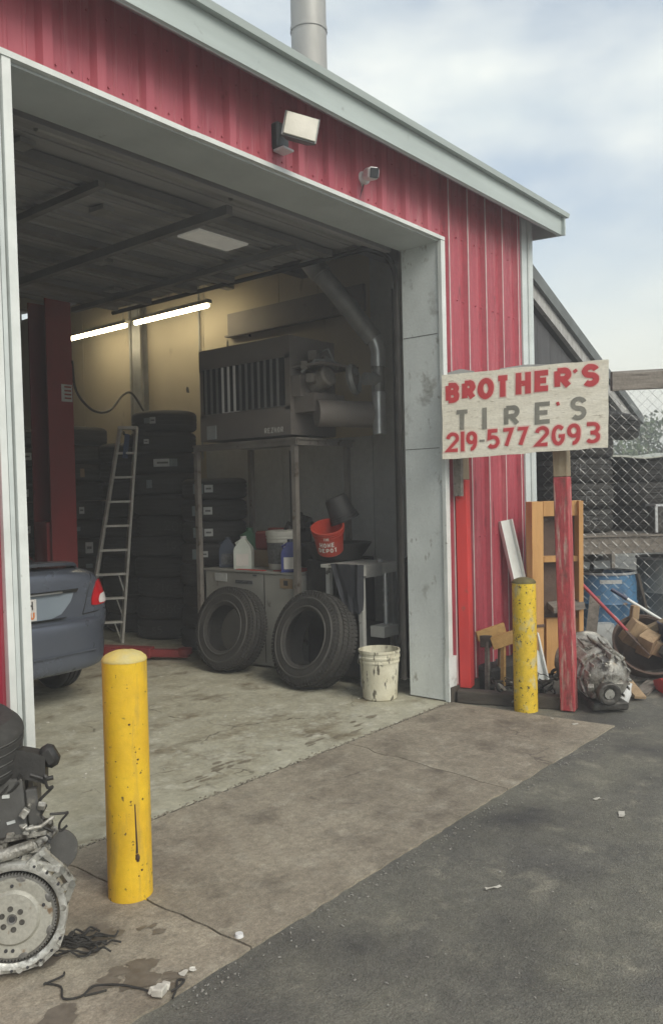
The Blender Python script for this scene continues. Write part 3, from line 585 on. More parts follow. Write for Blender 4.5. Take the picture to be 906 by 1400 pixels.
# ================================================================== floodlight, camera on the front wall
t = thing('floodlight', 'square white faced floodlight tilted up on the red wall above the bay', 'floodlight', (-1.70, 0, 3.59))
m = MB(); m.box((0, -0.035, 0), (0.10, 0.06, 0.15), None, 0.012); m.build('mount_box', 'lamp_housing', t)
m = MB(); m.box((0.0, -0.06, -0.082), (0.085, 0.08, 0.012)); m.build('sensor', 'white_plastic', t)
m = MB(); m.tube([(0, -0.06, 0.02), (0.0, -0.12, 0.01), (-.02, -0.17, -0.02)], 0.016, 8); m.build('arm', 'lamp_housing', t)
rt_h = Euler((R(-8), R(12), R(-38))).to_matrix()
m = MB(); m.T = Matrix.Translation((-0.02, -0.20, -0.02)) @ rt_h.to_4x4() @ Matrix.Scale(.82, 4)
m.loft([[(-.07,.06,-.05),(.07,.06,-.05),(.07,.06,.05),(-.07,.06,.05)],[(-.115,-.02,-.085),(.115,-.02,-.085),(.115,-.02,.085),(-.115,-.02,.085)],[(-.12,-.05,-.09),(.12,-.05,-.09),(.12,-.05,.09),(-.12,-.05,.09)]])
m.build('lamp_head', 'lamp_housing', t)
m = MB(); m.T = Matrix.Translation((-0.02, -0.20, -0.02)) @ rt_h.to_4x4() @ Matrix.Scale(.82, 4); m.box((0, -.056, 0), (0.222, 0.012, 0.165), None, 0.004); m.build('lens', 'lamp_lens', t)
t = thing('security_camera', 'small white bullet camera fixed to the red wall right of the floodlight', 'camera', (-0.93, -0.022, 3.575)); t.scale = (1.05, 1.05, 1.05)
m = MB(); m.lathe([(0.0,0.03),(0.035,0.028),(0.045,0.0)], 18, Matrix.Rotation(R(90), 4, 'X')); m.lathe([(0.0,0.055),(0.03,0.045),(0.034,0.03)], 14, Matrix.Translation((0,0,-.01)) @ Matrix.Rotation(R(90), 4, 'X')); m.build('base', 'white_plastic', t)
m = MB(); m.bar((0.0, -0.05, 0.010), (-0.06, -0.145, -0.02), 0.070, 0.07, 0, 0.014); m.build('housing', 'white_plastic', t)
m = MB(); m.bar((-0.059, -0.1435, -0.0195), (-0.0635, -0.1505, -0.0217), 0.054, 0.056, 0, 0.003); m.build('lens', 'cam_dark', t)
m = MB(); m.tube([(0.0, -0.02, -0.04), (-0.02, -0.01, -0.10), (-0.05, -0.008, -0.16), (-0.10, -0.01, -0.17)], 0.004, 6); m.build('cable', 'plastic_black', t)

# ================================================================== SIGN
P0 = Vector((-0.092, -0.076, 2.392)); P0b = Vector((-0.10, -0.07, 1.79)); P1 = Vector((0.266, -1.155, 2.417)); P1b = Vector((0.252, -1.145, 1.828))
ux = (P1-P0); SW = ux.length; ux.normalize(); SH = 0.62
uz = Vector((0, 0, 1)); uz = (uz-ux*uz.dot(ux)).normalized(); un = ux.cross(uz).normalized()    # un points away from viewer? fixed below
if un.dot(Vector((-1, -0.9, 0))) < 0: un = -un
SG = thing('sign', 'hand painted white plywood tyre shop sign with red and grey letters on wooden posts', 'sign', (0.235, -0.52, 0))
def sgn(u, v, h):  # u right 0..1, v down 0..1
    top = P0.lerp(P1, u); bot = P0b.lerp(P1b, u)
    return top.lerp(bot, v) + un*h - Vector((0.235, -0.52, 0))
m = MB(); r_ = random.Random(3)
edge = []
for i in range(13): edge.append((i/12, -0.0+r_.uniform(-.008,.006)))
for i in range(1, 8): edge.append((1+r_.uniform(-.003,.002), i/8))
for i in range(13): edge.append((1-i/12, 1+r_.uniform(-.006,.008)))
for i in range(1, 8): edge.append((0+r_.uniform(-.002,.003), 1-i/8))
a = [m.bm.verts.new(sgn(u, v, 0)) for u, v in edge]; b = [m.bm.verts.new(sgn(u, v, -0.014)) for u, v in edge]
m.bm.faces.new(a); m.bm.faces.new(b[::-1])
for i in range(len(a)): j = (i+1) % len(a); m.bm.faces.new((a[i], a[j], b[j], b[i]))
m.build('board', 'sign_white', SG, smooth=0)
def sfn(x, y, h): return sgn(x/SW, 1-y/SH, h)
def sletter(ch, u0, u1, v0, v1, w, mt, halo=True):
    x0, x1, y0, y1 = u0*SW, u1*SW, (1-v1)*SH, (1-v0)*SH
    if halo:
        mb = MB(); glyph(mb, ch, x0-.009, y0-.009, x1+.009, y1+.009, w+.018, sfn, 0.0008, 0.0); mb.build('letter_halo', 'sign_halo', SG, smooth=0)
    mb = MB(); glyph(mb, ch, x0, y0, x1, y1, w, sfn, 0.0012, 0.0018); mb.build('letter', mt, SG, smooth=0)
for ch, u0, u1, v0, v1 in (('B',.024,.112,.10,.34),('R',.128,.215,.09,.33),('O',.226,.328,.08,.33),('T',.336,.428,.07,.32),('H',.460,.552,.06,.31),('E',.572,.672,.055,.30),('R',.690,.792,.05,.295),('S',.845,.950,.035,.295)):
    sletter(ch, u0, u1, v0, v1, 0.040, 'sign_red')
sletter("'", .790, .832, .065, .135, 0.024, 'sign_red')
for ch, u0, u1, v0, v1 in (('T',.080,.176,.43,.665),('I',.252,.288,.43,.68),('R',.390,.487,.43,.67),('E',.576,.678,.42,.675),('S',.782,.880,.395,.665)):
    sletter(ch, u0, u1, v0, v1, 0.031, 'sign_grey', False)
sletter("'", .697, .727, .42, .495, 0.022, 'sign_red', False)
for ch, u0, u1, v0, v1 in (('2',.024,.112,.69,.925),('1',.122,.140,.69,.925),('9',.152,.226,.695,.925),('5',.283,.366,.69,.92),('7',.374,.448,.69,.92),('7',.460,.536,.69,.92),('2',.576,.664,.70,.935),('6',.675,.756,.70,.94),('9',.764,.848,.70,.945),('3',.864,.958,.70,.945)):
    sletter(ch, u0, u1, v0, v1, 0.026, 'sign_red')
sletter('-', .238, .270, .80, .83, 0.016, 'sign_grey', False)
def local(p): return Vector(p)-Vector((0.235, -0.52, 0))
m = MB(); m.bar(local((0.315, -0.815, 0)), local((0.289, -0.802, 1.64)), 0.10, 0.12, R(38), 0.006); m.build('post', 'post_red', SG)['label'] = 'weathered red square post under the right half of the sign'
m = MB(); m.bar(local((0.289, -0.802, 1.642)), local((0.285, -0.80, 1.90)), 0.096, 0.116, R(38), 0.004); m.build('post_top', 'bare_wood', SG)
m = MB(); m.bar(local((0.185, -0.07, 0.09)), local((0.165, -0.075, 1.64)), 0.085, 0.10, 0, 0.004); m.build('post', 'post_bright', SG)['label'] = 'bright red post beside the door jamb'
m = MB(); m.bar(local((0.160, -0.075, 1.642)), local((0.158, -0.075, 1.95)), 0.075, 0.09, 0, 0.003); m.build('post_top', 'bare_wood', SG)
m = MB(); m.bar(local((0.085, -0.09, 1.52)), local((0.085, -0.09, 1.86)), 0.035, 0.06); m.build('bracket', 'grey_wood', SG)
# scraps behind the sign's top edge
for u0, u1, hh in ((0.03, 0.20, 0.05), (0.36, 0.66, 0.03)):
    m = MB(); a = [sgn(u0, 0.1, -0.02), sgn(u0, -hh*.6, -0.02), sgn((u0+u1)/2, -hh*1.2, -0.02), sgn(u1, -hh*.4, -0.02), sgn(u1, 0.1, -0.02)]
    va = [m.bm.verts.new(p) for p in a]; vb = [m.bm.verts.new(p-un*0.012) for p in a]
    m.bm.faces.new(va); m.bm.faces.new(vb[::-1])
    for i in range(5): m.bm.faces.new((va[i], va[(i+1) % 5], vb[(i+1) % 5], vb[i]))
    m.build('backing_board', 'galv_dull', SG, smooth=0)

# ================================================================== BOLLARDS
def bollard(x, y, h, r, mt, capmt, lab):
    t = thing('bollard', lab, 'bollard', (x, y, 0), group='yellow bollards by the bay')
    m = MB(); prof = [(r+.001, -0.03)]+[(r, h*i/12) for i in range(13)]; m.lathe(prof, 40); m.build('pipe', mt, t)
    m = MB(); m.lathe([(r+.001, h-.002), (r+.0015, h+.004), (r*.965, h+.012), (r*.8, h+.024), (r*.5, h+.034), (r*.2, h+.038), (0.001, h+.039)], 40); m.build('cap', capmt, t, smooth=50, jitter=.0012)
    return t
b1 = bollard(-3.235, -0.555, 0.925, 0.086, 'yellow', 'concrete_cap', 'bright yellow bollard with domed cap standing alone at the left of the bay')
m = MB(); ang = R(228)
def onb(a, z, h=0.0): return Vector(((.086+h)*math.cos(a), (.086+h)*math.sin(a), z))
pl = [(ang+.40, .38), (ang+.415, .30), (ang+.44, .22), (ang+.43, .19)]
m.tube([onb(a, z, .0002) for a, z in pl], [.0025, .003, .004, .005], 6)
for (da, z, s_) in ((.44,.178,.010),(.50,.172,.008),(.40,.170,.006),(.47,.165,.009)): m.tube([onb(ang+da, z-s_*.8, .0), onb(ang+da, z+s_*.8, .0)], s_*.7, 6)
for (da, z, s_) in ((.25,.69,.006),(.28,.655,.003),(.50,.58,.004),(.60,.55,.006),(.56,.535,.004),(.46,.60,.003),(.2,.83,.003),(-.4,.55,.004),(.65,.12,.006),(.5,.10,.004)):
    m.tube([onb(ang+da, z-s_*.5, -.001), onb(ang+da, z+s_*.5, -.001)], s_*.8, 6)
tag(m.build('scar', 'rust_scar', b1), kind='stuff')
bollard(0.150, -0.565, 0.90, 0.083, 'yellow_worn', 'cap_dark', 'scuffed yellow bollard with a dark rusty cap in front of the sign post')

r_ = random.Random(77)
m = MB()
for (cx, cy, sz, n) in ((-3.60,-.72,.16,8),(-3.68,-1.02,.14,7),(-3.50,-1.16,.07,5),(-3.35,-.85,.06,3)):
    for i in range(n):
        x, y = cx+r_.gauss(0,.5)*sz, cy+r_.gauss(0,.5)*sz; a = r_.uniform(.15,.5)*sz; ph = r_.uniform(0,6)
        p = [(x+a*math.cos(t*math.pi/16)*(1+.3*math.sin(3*t*math.pi/16+ph)+.12*math.sin(9*t*math.pi/16+ph*2)+r_.uniform(-.06,.06)), y+a*.7*math.sin(t*math.pi/16)*(1+.3*math.sin(2*t*math.pi/16+ph)+r_.uniform(-.08,.08)), .0030+.0001*i) for t in range(32)]
        m.bm.faces.new([m.bm.verts.new(v) for v in p])
tag(m.build('oil_spots', 'engine_oil', None, smooth=0), kind='stuff')
# ================================================================== TYRES
def tyre_profile(Ro, w, ri, grooves=3):
    h = w/2; p = []
    p += [(ri, -h*.80), (ri+.012, -h*.88), (ri+(Ro-ri)*.35, -h*1.0), (ri+(Ro-ri)*.62, -h*.99), (Ro-.030, -h*.90), (Ro-.012, -h*.78), (Ro-.003, -h*.66)]
    tw = h*.62; n = grooves
    for k in range(n):
        c = -tw+(2*tw)*(k+.5)/n; g = .006
        p += [(Ro, c-g-.001), (Ro-.009, c-g+.001), (Ro-.009, c+g-.001), (Ro, c+g+.001)]
    p += [(Ro-.003, h*.66), (Ro-.012, h*.78), (Ro-.030, h*.90), (ri+(Ro-ri)*.62, h*.99), (ri+(Ro-ri)*.35, h*1.0), (ri+.012, h*.88), (ri, h*.80)]
    p += [(ri+.02, h*.72), (Ro-.035, h*.60), (Ro-.03, 0), (Ro-.035, -h*.60), (ri+.02, -h*.72), (ri, -h*.80)]
    return p
def lettermesh(mb, text, cx, cz, hgt, Rr, w, tilt=0.0):
    cw = hgt*.62; x0 = -len(text)*cw*.62
    for i, ch in enumerate(text):
        if ch == ' ': continue
        a = x0+i*cw*1.25
        def fn(x, y, h): 
            th = cx+x/Rr; return Vector(((Rr+h)*math.cos(th), (Rr+h)*math.sin(th), cz+y))
        glyph(mb, ch, a, -hgt/2+tilt*a, a+cw, hgt/2+tilt*a, w, fn, 0.001, 0.0005)
mb = MB(); mb.lathe(tyre_profile(0.345, 0.218, 0.20), 44); proto_o = mb.build('tyre', 'rubber'); ME_S = proto_o.data; bpy.data.objects.remove(proto_o)
mb = MB(); mb.lathe(tyre_profile(0.37, 0.228, 0.21), 48); proto_o = mb.build('tyre', 'rubber_dusty'); ME_L = proto_o.data; bpy.data.objects.remove(proto_o)
mb = MB(); mb.lathe(tyre_profile(0.37, 0.226, 0.21), 44); proto_o = mb.build('tyre', 'rubber'); ME_B = proto_o.data; bpy.data.objects.remove(proto_o)
ORD = ['top', 'second', 'third', 'fourth', 'fifth', 'sixth', 'seventh', 'eighth', 'ninth', 'tenth', 'eleventh', 'twelfth']
def ordinal(i, n, s): return f'topmost black tyre of {s}' if i == 0 else (f'bottom black tyre of {s}' if i == n-1 else f'black tyre {ORD[i]} from the top of {s}')
view = Vector((math.cos(yaw), math.sin(yaw), 0))
def tyre_stack(x, y, n, me, w, where, group, z0=0.0, stick=(), chalk=None, jit=0.03, mt=None, Rr=0.345):
    fc = math.atan2(-3.24-y, -5.18-x)   # bearing of the open side of the bay
    for i in range(n):      # i = 0 at top
        k = n-1-i
        o = bpy.data.objects.new('tyre', me); COL.objects.link(o)
        o.location = (x+rng.uniform(-jit, jit), y+rng.uniform(-jit, jit), z0+w*(k+.5)); o.rotation_euler = (rng.uniform(-.012,.012), rng.uniform(-.012,.012), rng.uniform(0, 6))
        rz = o.rotation_euler.z
        sx_y = rng.uniform(.965, 1.02); o.scale = (sx_y, sx_y, 1)
        tag(o, ordinal(i, n, where), 'tyre', group)
        for (ii, da, ww, hh, smt) in stick:
            if ii != i: continue
            ms = MB(); a0 = fc-rz+da; ns = 5; rr = Rr+.0015
            ms.sheet([[(rr*math.cos(a0+ww/rr*(t/ns-.5)), rr*math.sin(a0+ww/rr*(t/ns-.5)), zz) for t in range(ns+1)] for zz in (-hh/2, hh/2)])
            ms.solidify(0.001); ms.build('sticker', smt, o, smooth=0)
            if smt == 'sticker':
                ms = MB(); ms.sheet([[((rr+.0012)*math.cos(a0+ww/rr*(t/ns-.5)*.6), (rr+.0012)*math.sin(a0+ww/rr*(t/ns-.5)*.6), zz) for t in range(ns+1)] for zz in (-hh*.12, hh*.12)]); ms.build('barcode', 'print_dark', o, smooth=0)
        if chalk and i in chalk:
            txt, da, cm = chalk[i]
            ms = MB(); lettermesh(ms, txt, fc-rz+da, rng.uniform(-.02,.02), rng.uniform(.08,.115), Rr, 0.0065, rng.uniform(-.25,.25)); ms.build('chalk_mark', cm, o, smooth=0)
GI = 'tyres stacked flat along the beige inner wall'
tyre_stack(0.79, 4.12, 11, ME_B, 0.229, 'the tall stack right of the ladder', GI,
  stick=((0,-.52,.10,.06,'sticker_teal'),(0,-.36,.07,.07,'sticker'),(1,-.48,.06,.05,'sticker'),(2,-.10,.20,.085,'sticker'),(2,.22,.09,.085,'sticker_teal'),(3,-.55,.07,.09,'sticker_teal')),
  chalk={5:('205',.15,'chalk_dim'),6:('16',.2,'chalk_dim'),8:('216',-.25,'chalk_dim'),9:('2656',-.1,'chalk_dim'),10:('55',-.4,'chalk_dim')}, Rr=.37)
tyre_stack(0.66, 3.20, 8, ME_S, 0.219, 'the short stack beside the heater stand', GI,
  stick=tuple((i, -.52, .12, .10, 'sticker_teal') for i in (0,1,2,3)) + tuple((i, -.18, .09, .075, 'sticker') for i in (0,1,2)) + ((3,-.30,.07,.06,'sticker'),))
tyre_stack(0.60, 5.50, 11, ME_S, 0.221, 'the stack left of the ladder', GI,
  stick=((2,-.05,.05,.10,'cardboard'),(4,.02,.06,.08,'sticker'),(5,-.2,.05,.05,'sticker_teal'),(6,.20,.09,.13,'sticker'),(7,.2,.08,.05,'sticker_teal')))
tyre_stack(0.25, 6.22, 11, ME_S, 0.221, 'the stack left of the red lift', GI,
  stick=tuple((i, .10, .10, .09, 'sticker') for i in (1,3,5,7,8)) + tuple((i, -.15, .10, .06, 'sticker_teal') for i in (2,4,6)))

tyre_stack(0.88, 4.90, 10, ME_S, 0.221, 'the stack hidden behind the ladder', GI)
def hero_tyre(name, lab, loc, rot, Ro, w, ri):
    t = thing(name, lab, 'tyre', loc, rot, group='used tyres leaning in the bay')
    m = MB(); h = w/2; p = tyre_profile(Ro, w, ri, 3); m.lathe(p, 64); m.build('carcass', 'rubber_dusty', t)
    m = MB(); nb = 76
    for k in range(nb):
        th = 2*math.pi*k/nb
        for row, (zc, zw, sk) in enumerate(((-h*.70, h*.30, .0), (-h*.235, h*.36, .5), (h*.235, h*.36, .25), (h*.70, h*.30, .75))):
            a = th+sk*2*math.pi/nb; rot_ = Matrix.Rotation(a, 4, 'Z')
            tl = (0.0 if row in (1, 2) else (.16 if row == 0 else -.16))
            q = rot_ @ Matrix.Translation((Ro-.0005-abs(tl)*.045, 0, zc)) @ Matrix.Rotation(-tl*1.6, 4, 'Y') @ Matrix.Rotation(.22 if row % 2 else -.22, 4, 'X')
            old = m.T; m.T = q; m.box((0, 0, 0), (0.014, 2*math.pi*Ro/nb*.70, zw)); m.T = old
        for sg_ in (-1, 1):
            q = Matrix.Rotation(th, 4, 'Z') @ Matrix.Translation((Ro-.030, 0, sg_*h*.935)); old = m.T; m.T = q; m.box((0, 0, 0), (0.03, 2*math.pi*Ro/nb*.42, .004)); m.T = old
    m.build('tread', 'rubber_dusty', t, smooth=0)
    m = MB()
    for sg_ in (-1, 1):
        for rr in (ri+.022, ri+(Ro-ri)*.55): m.lathe([(rr, sg_*h*.975), (rr+.004, sg_*(h*1.0+.004)), (rr+.012, sg_*(h*1.0+.004)), (rr+.016, sg_*h*.975)], 56)
    m.build('sidewall_ring', 'rubber_sidewall', t)
    return t
def facing(nx, ny, nz):  # euler turning +Z onto the given axis
    return tuple(Vector((nx, ny, nz)).to_track_quat('Z', 'Y').to_euler())
hero_tyre('leaning_tyre', 'used tyre leaning against the grey metal cabinet, left of its twin', (-0.115, 2.17, 0.372), facing(-.96, .0, .24), 0.368, 0.215, 0.205)
hero_tyre('leaning_tyre', 'chunky used tyre tilted in front of the workbench beside the dirty white pail', (-0.16, 1.15, 0.378), facing(-.95, .10, .30), 0.385, 0.25, 0.222)

# ================================================================== LADDER (folded step ladder leaning on the stack)
t = thing('step_ladder', 'aluminium step ladder leaning in front of the tall tyre stack', 'ladder', (0.12, 4.30, 0))
def LV(s_, q, off=0.0):   # q up the ladder, s_ across
    lo = Vector((-.115, .105, 0)) if s_ < 0 else Vector((.05, -.06, 0))
    lo = Vector((-.03, .02, 0))+Vector((.085, -.085, 0))*s_*1.25 + Vector((-.10, .02, 0))*(1 if s_ < 0 else 0)
    hi = Vector((.135, -.225, 2.32))+Vector((.060, -.060, 0))*s_
    return lo.lerp(hi, q)+Vector((.64, .77, 0))*off
for s_ in (-1, 1):
    m = MB(); m.bar(LV(s_, 0), LV(s_, 1.0), 0.075 if s_ > 0 else 0.045, 0.028, R(40), 0.003); m.build('rail', 'ladder', t)
for i in range(8):
    q = .10+i*.112; m = MB(); m.bar(LV(-1, q), LV(1, q), 0.075, 0.022); m.build('step', 'ladder', t)
m = MB(); m.bar(LV(-1.15, 1.0), LV(1.15, 1.0), 0.14, 0.03); m.build('top_cap', 'ladder', t)
for s_ in (-1, 1):
    m = MB(); m.bar(LV(s_*.9, .02, .10), LV(s_*.95, .98, .05), 0.03, 0.022); m.build('rear_rail', 'ladder', t)
for i in (0, 1, 2):
    m = MB(); q = .10+i*.112; m.bar(LV(.95, q-.085, -.02), LV(.35, q+.0, -.02), 0.012, 0.012); m.build('brace', 'alu_bright', t)
m = MB(); m.bar(LV(0, .86, -.045), LV(0, .97, -.045), 0.005, 0.14, R(90)); m.build('label_plate', 'blue_label', t)

# ================================================================== LIFT
t = thing('car_lift_post', 'tall dark red car lift column behind the sedan', 'car lift', (-0.63, 4.12, 0))
m = MB(); m.box((0.02, -0.13, 1.78), (0.28, 0.02, 3.50)); m.build('column_face', 'lift_red', t)
m = MB(); m.box((0.15, 0.02, 1.78), (0.02, 0.28, 3.50)); m.box((0.02, 0.17, 1.78), (0.28, 0.02, 3.50)); m.build('column_side', 'lift_red', t)
m = MB(); m.box((-0.02, 0.02, 0.9), (0.24, 0.22, 0.9), None, .01); m.build('carriage', 'lift_red', t)
m = MB(); m.box((0.0, 0.0, 0.012), (0.5, 0.5, 0.024)); m.build('base_plate', 'lift_red', t)
m = MB(); m.bar((-.08, -.1, .10), (0.42, -.95, .07), 0.13, 0.10, 0, .008); m.bar((0.36, -.86, .07), (0.62, -1.25, .06), 0.09, 0.07, 0, .005); m.lathe([(0.001,.0),(.07,.0),(.07,.05),(0.001,.05)], 20, Matrix.Translation((.60,-1.22,.06))); m.build('lift_arm', 'lift_red', t)
m = MB(); m.box((0.09, -0.142, 2.62), (0.12, 0.004, 0.17)); m.build('warning_label', 'sticker', t)
m = MB(); 
for i in range(4): m.box((0.10, -0.1455, 2.68-.037*i), (0.075, 0.003, 0.016))
m.build('label_print', 'lift_red', t)
t = tag(MB().curve([(-.47, 3.98, 2.95), (-.40, 4.03, 2.66), (-.10, 4.2, 2.50), (.25, 4.4, 2.53), (.60, 4.62, 2.75), (.85, 4.78, 2.80), (1.12, 4.92, 2.62)], 0.013, 8).build('hanging_cable', 'plastic_black'), 'dark cable sagging from the red lift column to the steel wall column', 'cable')

# ================================================================== CAR
CAR = thing('sedan_car', 'dark blue grey sedan parked nose in behind the left jamb, tail towards the door', 'car', (-2.15, 2.12, 0))
def ring(y, wb, wm, wsh, zb, zm, zsh, zt, wt):
    h = [(0, zb), (wb*.85, zb), (wb, zb+.05), (wm, zm), (wm*.985, zm+.12), (wsh, zsh), (wt, zt), (0, zt+.012)]
    return [(x, y, z) for x, z in h]+[(-x, y, z) for x, z in h[-2:0:-1]]
rows = [(.075,.54,.66,.62,.40,.66,.93,.985,.50), (.09,.64,.76,.70,.36,.64,.955,1.02,.56), (.16,.74,.83,.76,.30,.62,.985,1.045,.62), (.30,.80,.862,.79,.27,.62,.99,1.055,.63), (.45,.82,.868,.795,.25,.62,.99,1.06,.63), (.95,.83,.872,.80,.24,.62,.97,1.03,.66), (2.2,.835,.872,.80,.24,.60,.94,.97,.68), (3.2,.82,.86,.78,.24,.60,.88,.94,.64), (3.85,.76,.82,.68,.27,.58,.80,.86,.54), (4.20,.62,.70,.52,.34,.55,.69,.73,.42)]
m = MB(); m.loft([ring(*r) for r in rows]); CBODY = m.build('body', 'car_paint', CAR, smooth=180, subsurf=2)
from mathutils.bvhtree import BVHTree
bpy.context.view_layer.update(); _dg = bpy.context.evaluated_depsgraph_get(); _ev = CBODY.evaluated_get(_dg); _me = _ev.to_mesh()
CBVH = BVHTree.FromPolygons([v.co.copy() for v in _me.vertices], [tuple(p.vertices) for p in _me.polygons]); _ev.to_mesh_clear()
def on_car(x, z, d=0.004):
    h = CBVH.ray_cast(Vector((x, -2, z)), Vector((0, 1, 0)))
    if h[0] is None or h[0].y > .7: h = CBVH.find_nearest(Vector((x, .35, z)))
    n = h[1] if h[1].y < 0.2 else -h[1]
    return h[0]+n*d
def bring(y, w, zb, zt, w2=None):
    h = [(0, zb), (w*.92, zb), (w, zb+.06), (w, (zb+zt)/2), (w*.985, zt-.04), (w*.95, zt), (0, zt)]
    return [(x, y, z) for x, z in h]+[(-x, y, z) for x, z in h[-2:0:-1]]
m = MB(); m.loft([bring(-.02,.45,.33,.64), bring(.0,.58,.29,.66), bring(.05,.70,.27,.675), bring(.15,.79,.265,.675), bring(.34,.85,.27,.67), bring(.62,.865,.30,.66)]); m.build('bumper', 'car_paint', CAR, smooth=180, subsurf=2)
m = MB(); m.tube([(-.6,-.014,.43),(-.3,-.028,.425),(0,-.03,.425),(.3,-.028,.425),(.6,-.014,.43)], .008, 6); m.build('bumper_crease', 'car_paint', CAR)
# cabin
def cring(y, wb, wt, zb, zt):
    h = [(0, zb), (wb, zb), (wb*.98, zb+(zt-zb)*.5), (wt, zt-.06), (wt*.86, zt), (0, zt+.015)]
    return [(x, y, z) for x, z in h]+[(-x, y, z) for x, z in h[-2:0:-1]]
m = MB(); m.loft([cring(.62,.58,.52,.96,1.03), cring(.72,.64,.54,.95,1.10), cring(1.20,.71,.55,.93,1.38), cring(1.75,.72,.56,.92,1.45), cring(2.4,.72,.55,.92,1.43), cring(3.2,.68,.56,.9,1.0)]); m.build('glasshouse', 'car_glass', CAR, smooth=180, subsurf=2)
m = MB(); m.loft([[(x, y, z+dz) for x, dz in ((-.52,0),(-.45,.035),(0,.055),(.45,.035),(.52,0),(.45,-.02),(-.45,-.02))] for y, z in ((1.15,1.35),(1.3,1.40),(1.8,1.44),(2.3,1.43),(2.55,1.38))]); m.build('roof', 'car_paint', CAR, smooth=180, subsurf=2)
# spoiler lip
m = MB(); m.loft([[(x, y0, z0), (x, y0+.13, z0+.005), (x, y0+.14, z0-.02), (x, y0+.01, z0-.025)] for x, y0, z0 in ((-.58,.19,1.055),(-.52,.13,1.085),(-.3,.095,1.098),(0,.085,1.10),(.3,.095,1.098),(.52,.13,1.085),(.58,.19,1.055))]); m.build('spoiler', 'car_paint', CAR, smooth=60)
m = MB(); m.prism([(-.47,.875),(.47,.875),(.44,.80),(.36,.715),(.28,.69),(-.28,.69),(-.36,.715),(-.44,.80)], .05, Matrix.Translation((0, .068, 0))); m.build('plate_recess', 'car_recess', CAR)
m = MB(); m.prism([(-.50,.893),(.50,.893),(.485,.868),(-.485,.868)], .03, Matrix.Translation((0, .054, 0))); m.build('recess_edge', 'car_glass', CAR)
m = MB(); m.box((0, .046, .878), (.72, .02, .022), None, .005); m.build('chrome_strip', 'chrome', CAR)
m = MB(); m.prism([(-.40,.690),(.40,.690),(.34,.675),(-.34,.675)], .02, Matrix.Translation((0, .052, 0))); m.build('recess_lip', 'car_glass', CAR)
PLT = MB().box((0.0, .060, .772), (.305, .008, .155)).build('licence_plate', 'plate_white', CAR)
m = MB()
for ch, x in (('4',-.10),('H',-.045),('2',.03),('H',.085)): glyph(m, ch, x, .775, x+.04, .835, .010, lambda x, y, h: Vector((x, .0555-h, y)), .0008)
m.build('plate_characters', 'ink', PLT, smooth=0)
m = MB()
for ch, x in (('U',.015),('L',.065),('U',.10)): glyph(m, ch, x, .705, x+.036, .762, .012, lambda x, y, h: Vector((x, .0555-h, y)), .0008)
m.build('plate_band', 'plate_orange', PLT, smooth=0)
def patch(sx, c, d, nu=9, nv=6):   # c: inner-bottom, outer-bottom, outer-top, inner-top
    g_ = []
    for i in range(nv+1):
        v = i/nv; a = Vector(c[0]).lerp(Vector(c[3]), v); b = Vector(c[1]).lerp(Vector(c[2]), v)
        row = []
        for k in range(nu+1):
            uu, vv = 2*k/nu-1, 2*v-1; ud, vd = uu*math.sqrt(1-vv*vv/2), vv*math.sqrt(1-uu*uu/2)
            uu, vv = (.45*uu+.55*ud+1)/2, (.45*vv+.55*vd+1)/2
            a = Vector(c[0]).lerp(Vector(c[3]), vv); b = Vector(c[1]).lerp(Vector(c[2]), vv); q = a.lerp(b, uu)
            row.append(on_car(sx*q.x, q.y, d))
        g_.append(row)
    return g_
for sx in (-1, 1):
    m = MB(); m.sheet(patch(sx, ((.60,.735),(.845,.770),(.815,.93),(.675,.945)), .010)); m.solidify(.02); tl = m.build('tail_light', 'lamp_red', CAR, smooth=50)
    m = MB(); m.sheet(patch(sx, ((.68,.755),(.838,.778),(.832,.835),(.70,.835)), .0135)); m.solidify(.006); m.build('clear_lens', 'lamp_clear', tl, smooth=50)
    m = MB(); m.tube([on_car(sx*x, z, .001) for x, z in ((.645,.99),(.635,.96),(.60,.87),(.56,.735),(.545,.69))], .0045, 6); m.build('trunk_gap', 'car_glass', CAR)
    m = MB(); m.tube([on_car(sx*x, z, .001) for x, z in ((.545,.69),(.66,.70),(.75,.715),(.84,.735))], .0045, 6); m.build('bumper_gap', 'car_glass', CAR)
for sx in (-1, 1):
    for y in (.80, 3.38):
        m = MB(); rx = Matrix.Translation((sx*.755, y, .305)) @ Matrix.Rotation(R(90), 4, 'Y'); m.lathe(tyre_profile(.305, .19, .2), 36, rx); wv = m.build('wheel', 'rubber', CAR)
        m = MB(); m.lathe([(.001,.0),(.05,.0),(.19,.02),(.205,.06),(.205,-.06),(.001,-.06)], 24, Matrix.Translation((sx*.755, y, .305)) @ Matrix.Rotation(R(90)*sx, 4, 'Y')); m.build('rim', 'galv_dull', wv)

# ================================================================== HEATER on its stand, cabinet below
H = thing('unit_heater', 'brown hanging type unit heater with vertical louvres, set on a steel stand', 'heater', (0.14, 1.62, 2.06))
m = MB(); m.box((0.33, 0.60, 0.155), (0.62, 1.18, 0.25)); m.box((0.33, 0.60, 0.80), (0.62, 1.18, 0.20)); m.box((0.33, 0.04, 0.5), (0.62, 0.06, 0.5)); m.box((0.33, 1.14, 0.5), (0.62, 0.08, 0.5)); m.box((0.62, 0.6, 0.5), (0.04, 1.1, 0.5)); m.build('cabinet', 'heater_brown', H, smooth=0)
m = MB(); m.box((0.02, 0.60, 0.5), (0.012, 1.06, 0.42)); 
m.build('louver_backing', 'black', H)
for i in range(13):
    y = 0.13+i*0.0785; m = MB(); m.box((0.02, y, 0.495), (0.006, 0.060, 0.425), (0, 0, R(38))); m.build('louver', 'louver_pale' if i in (7, 8, 9) else 'louver', H)
m = MB()
tx = 'REZNOR'
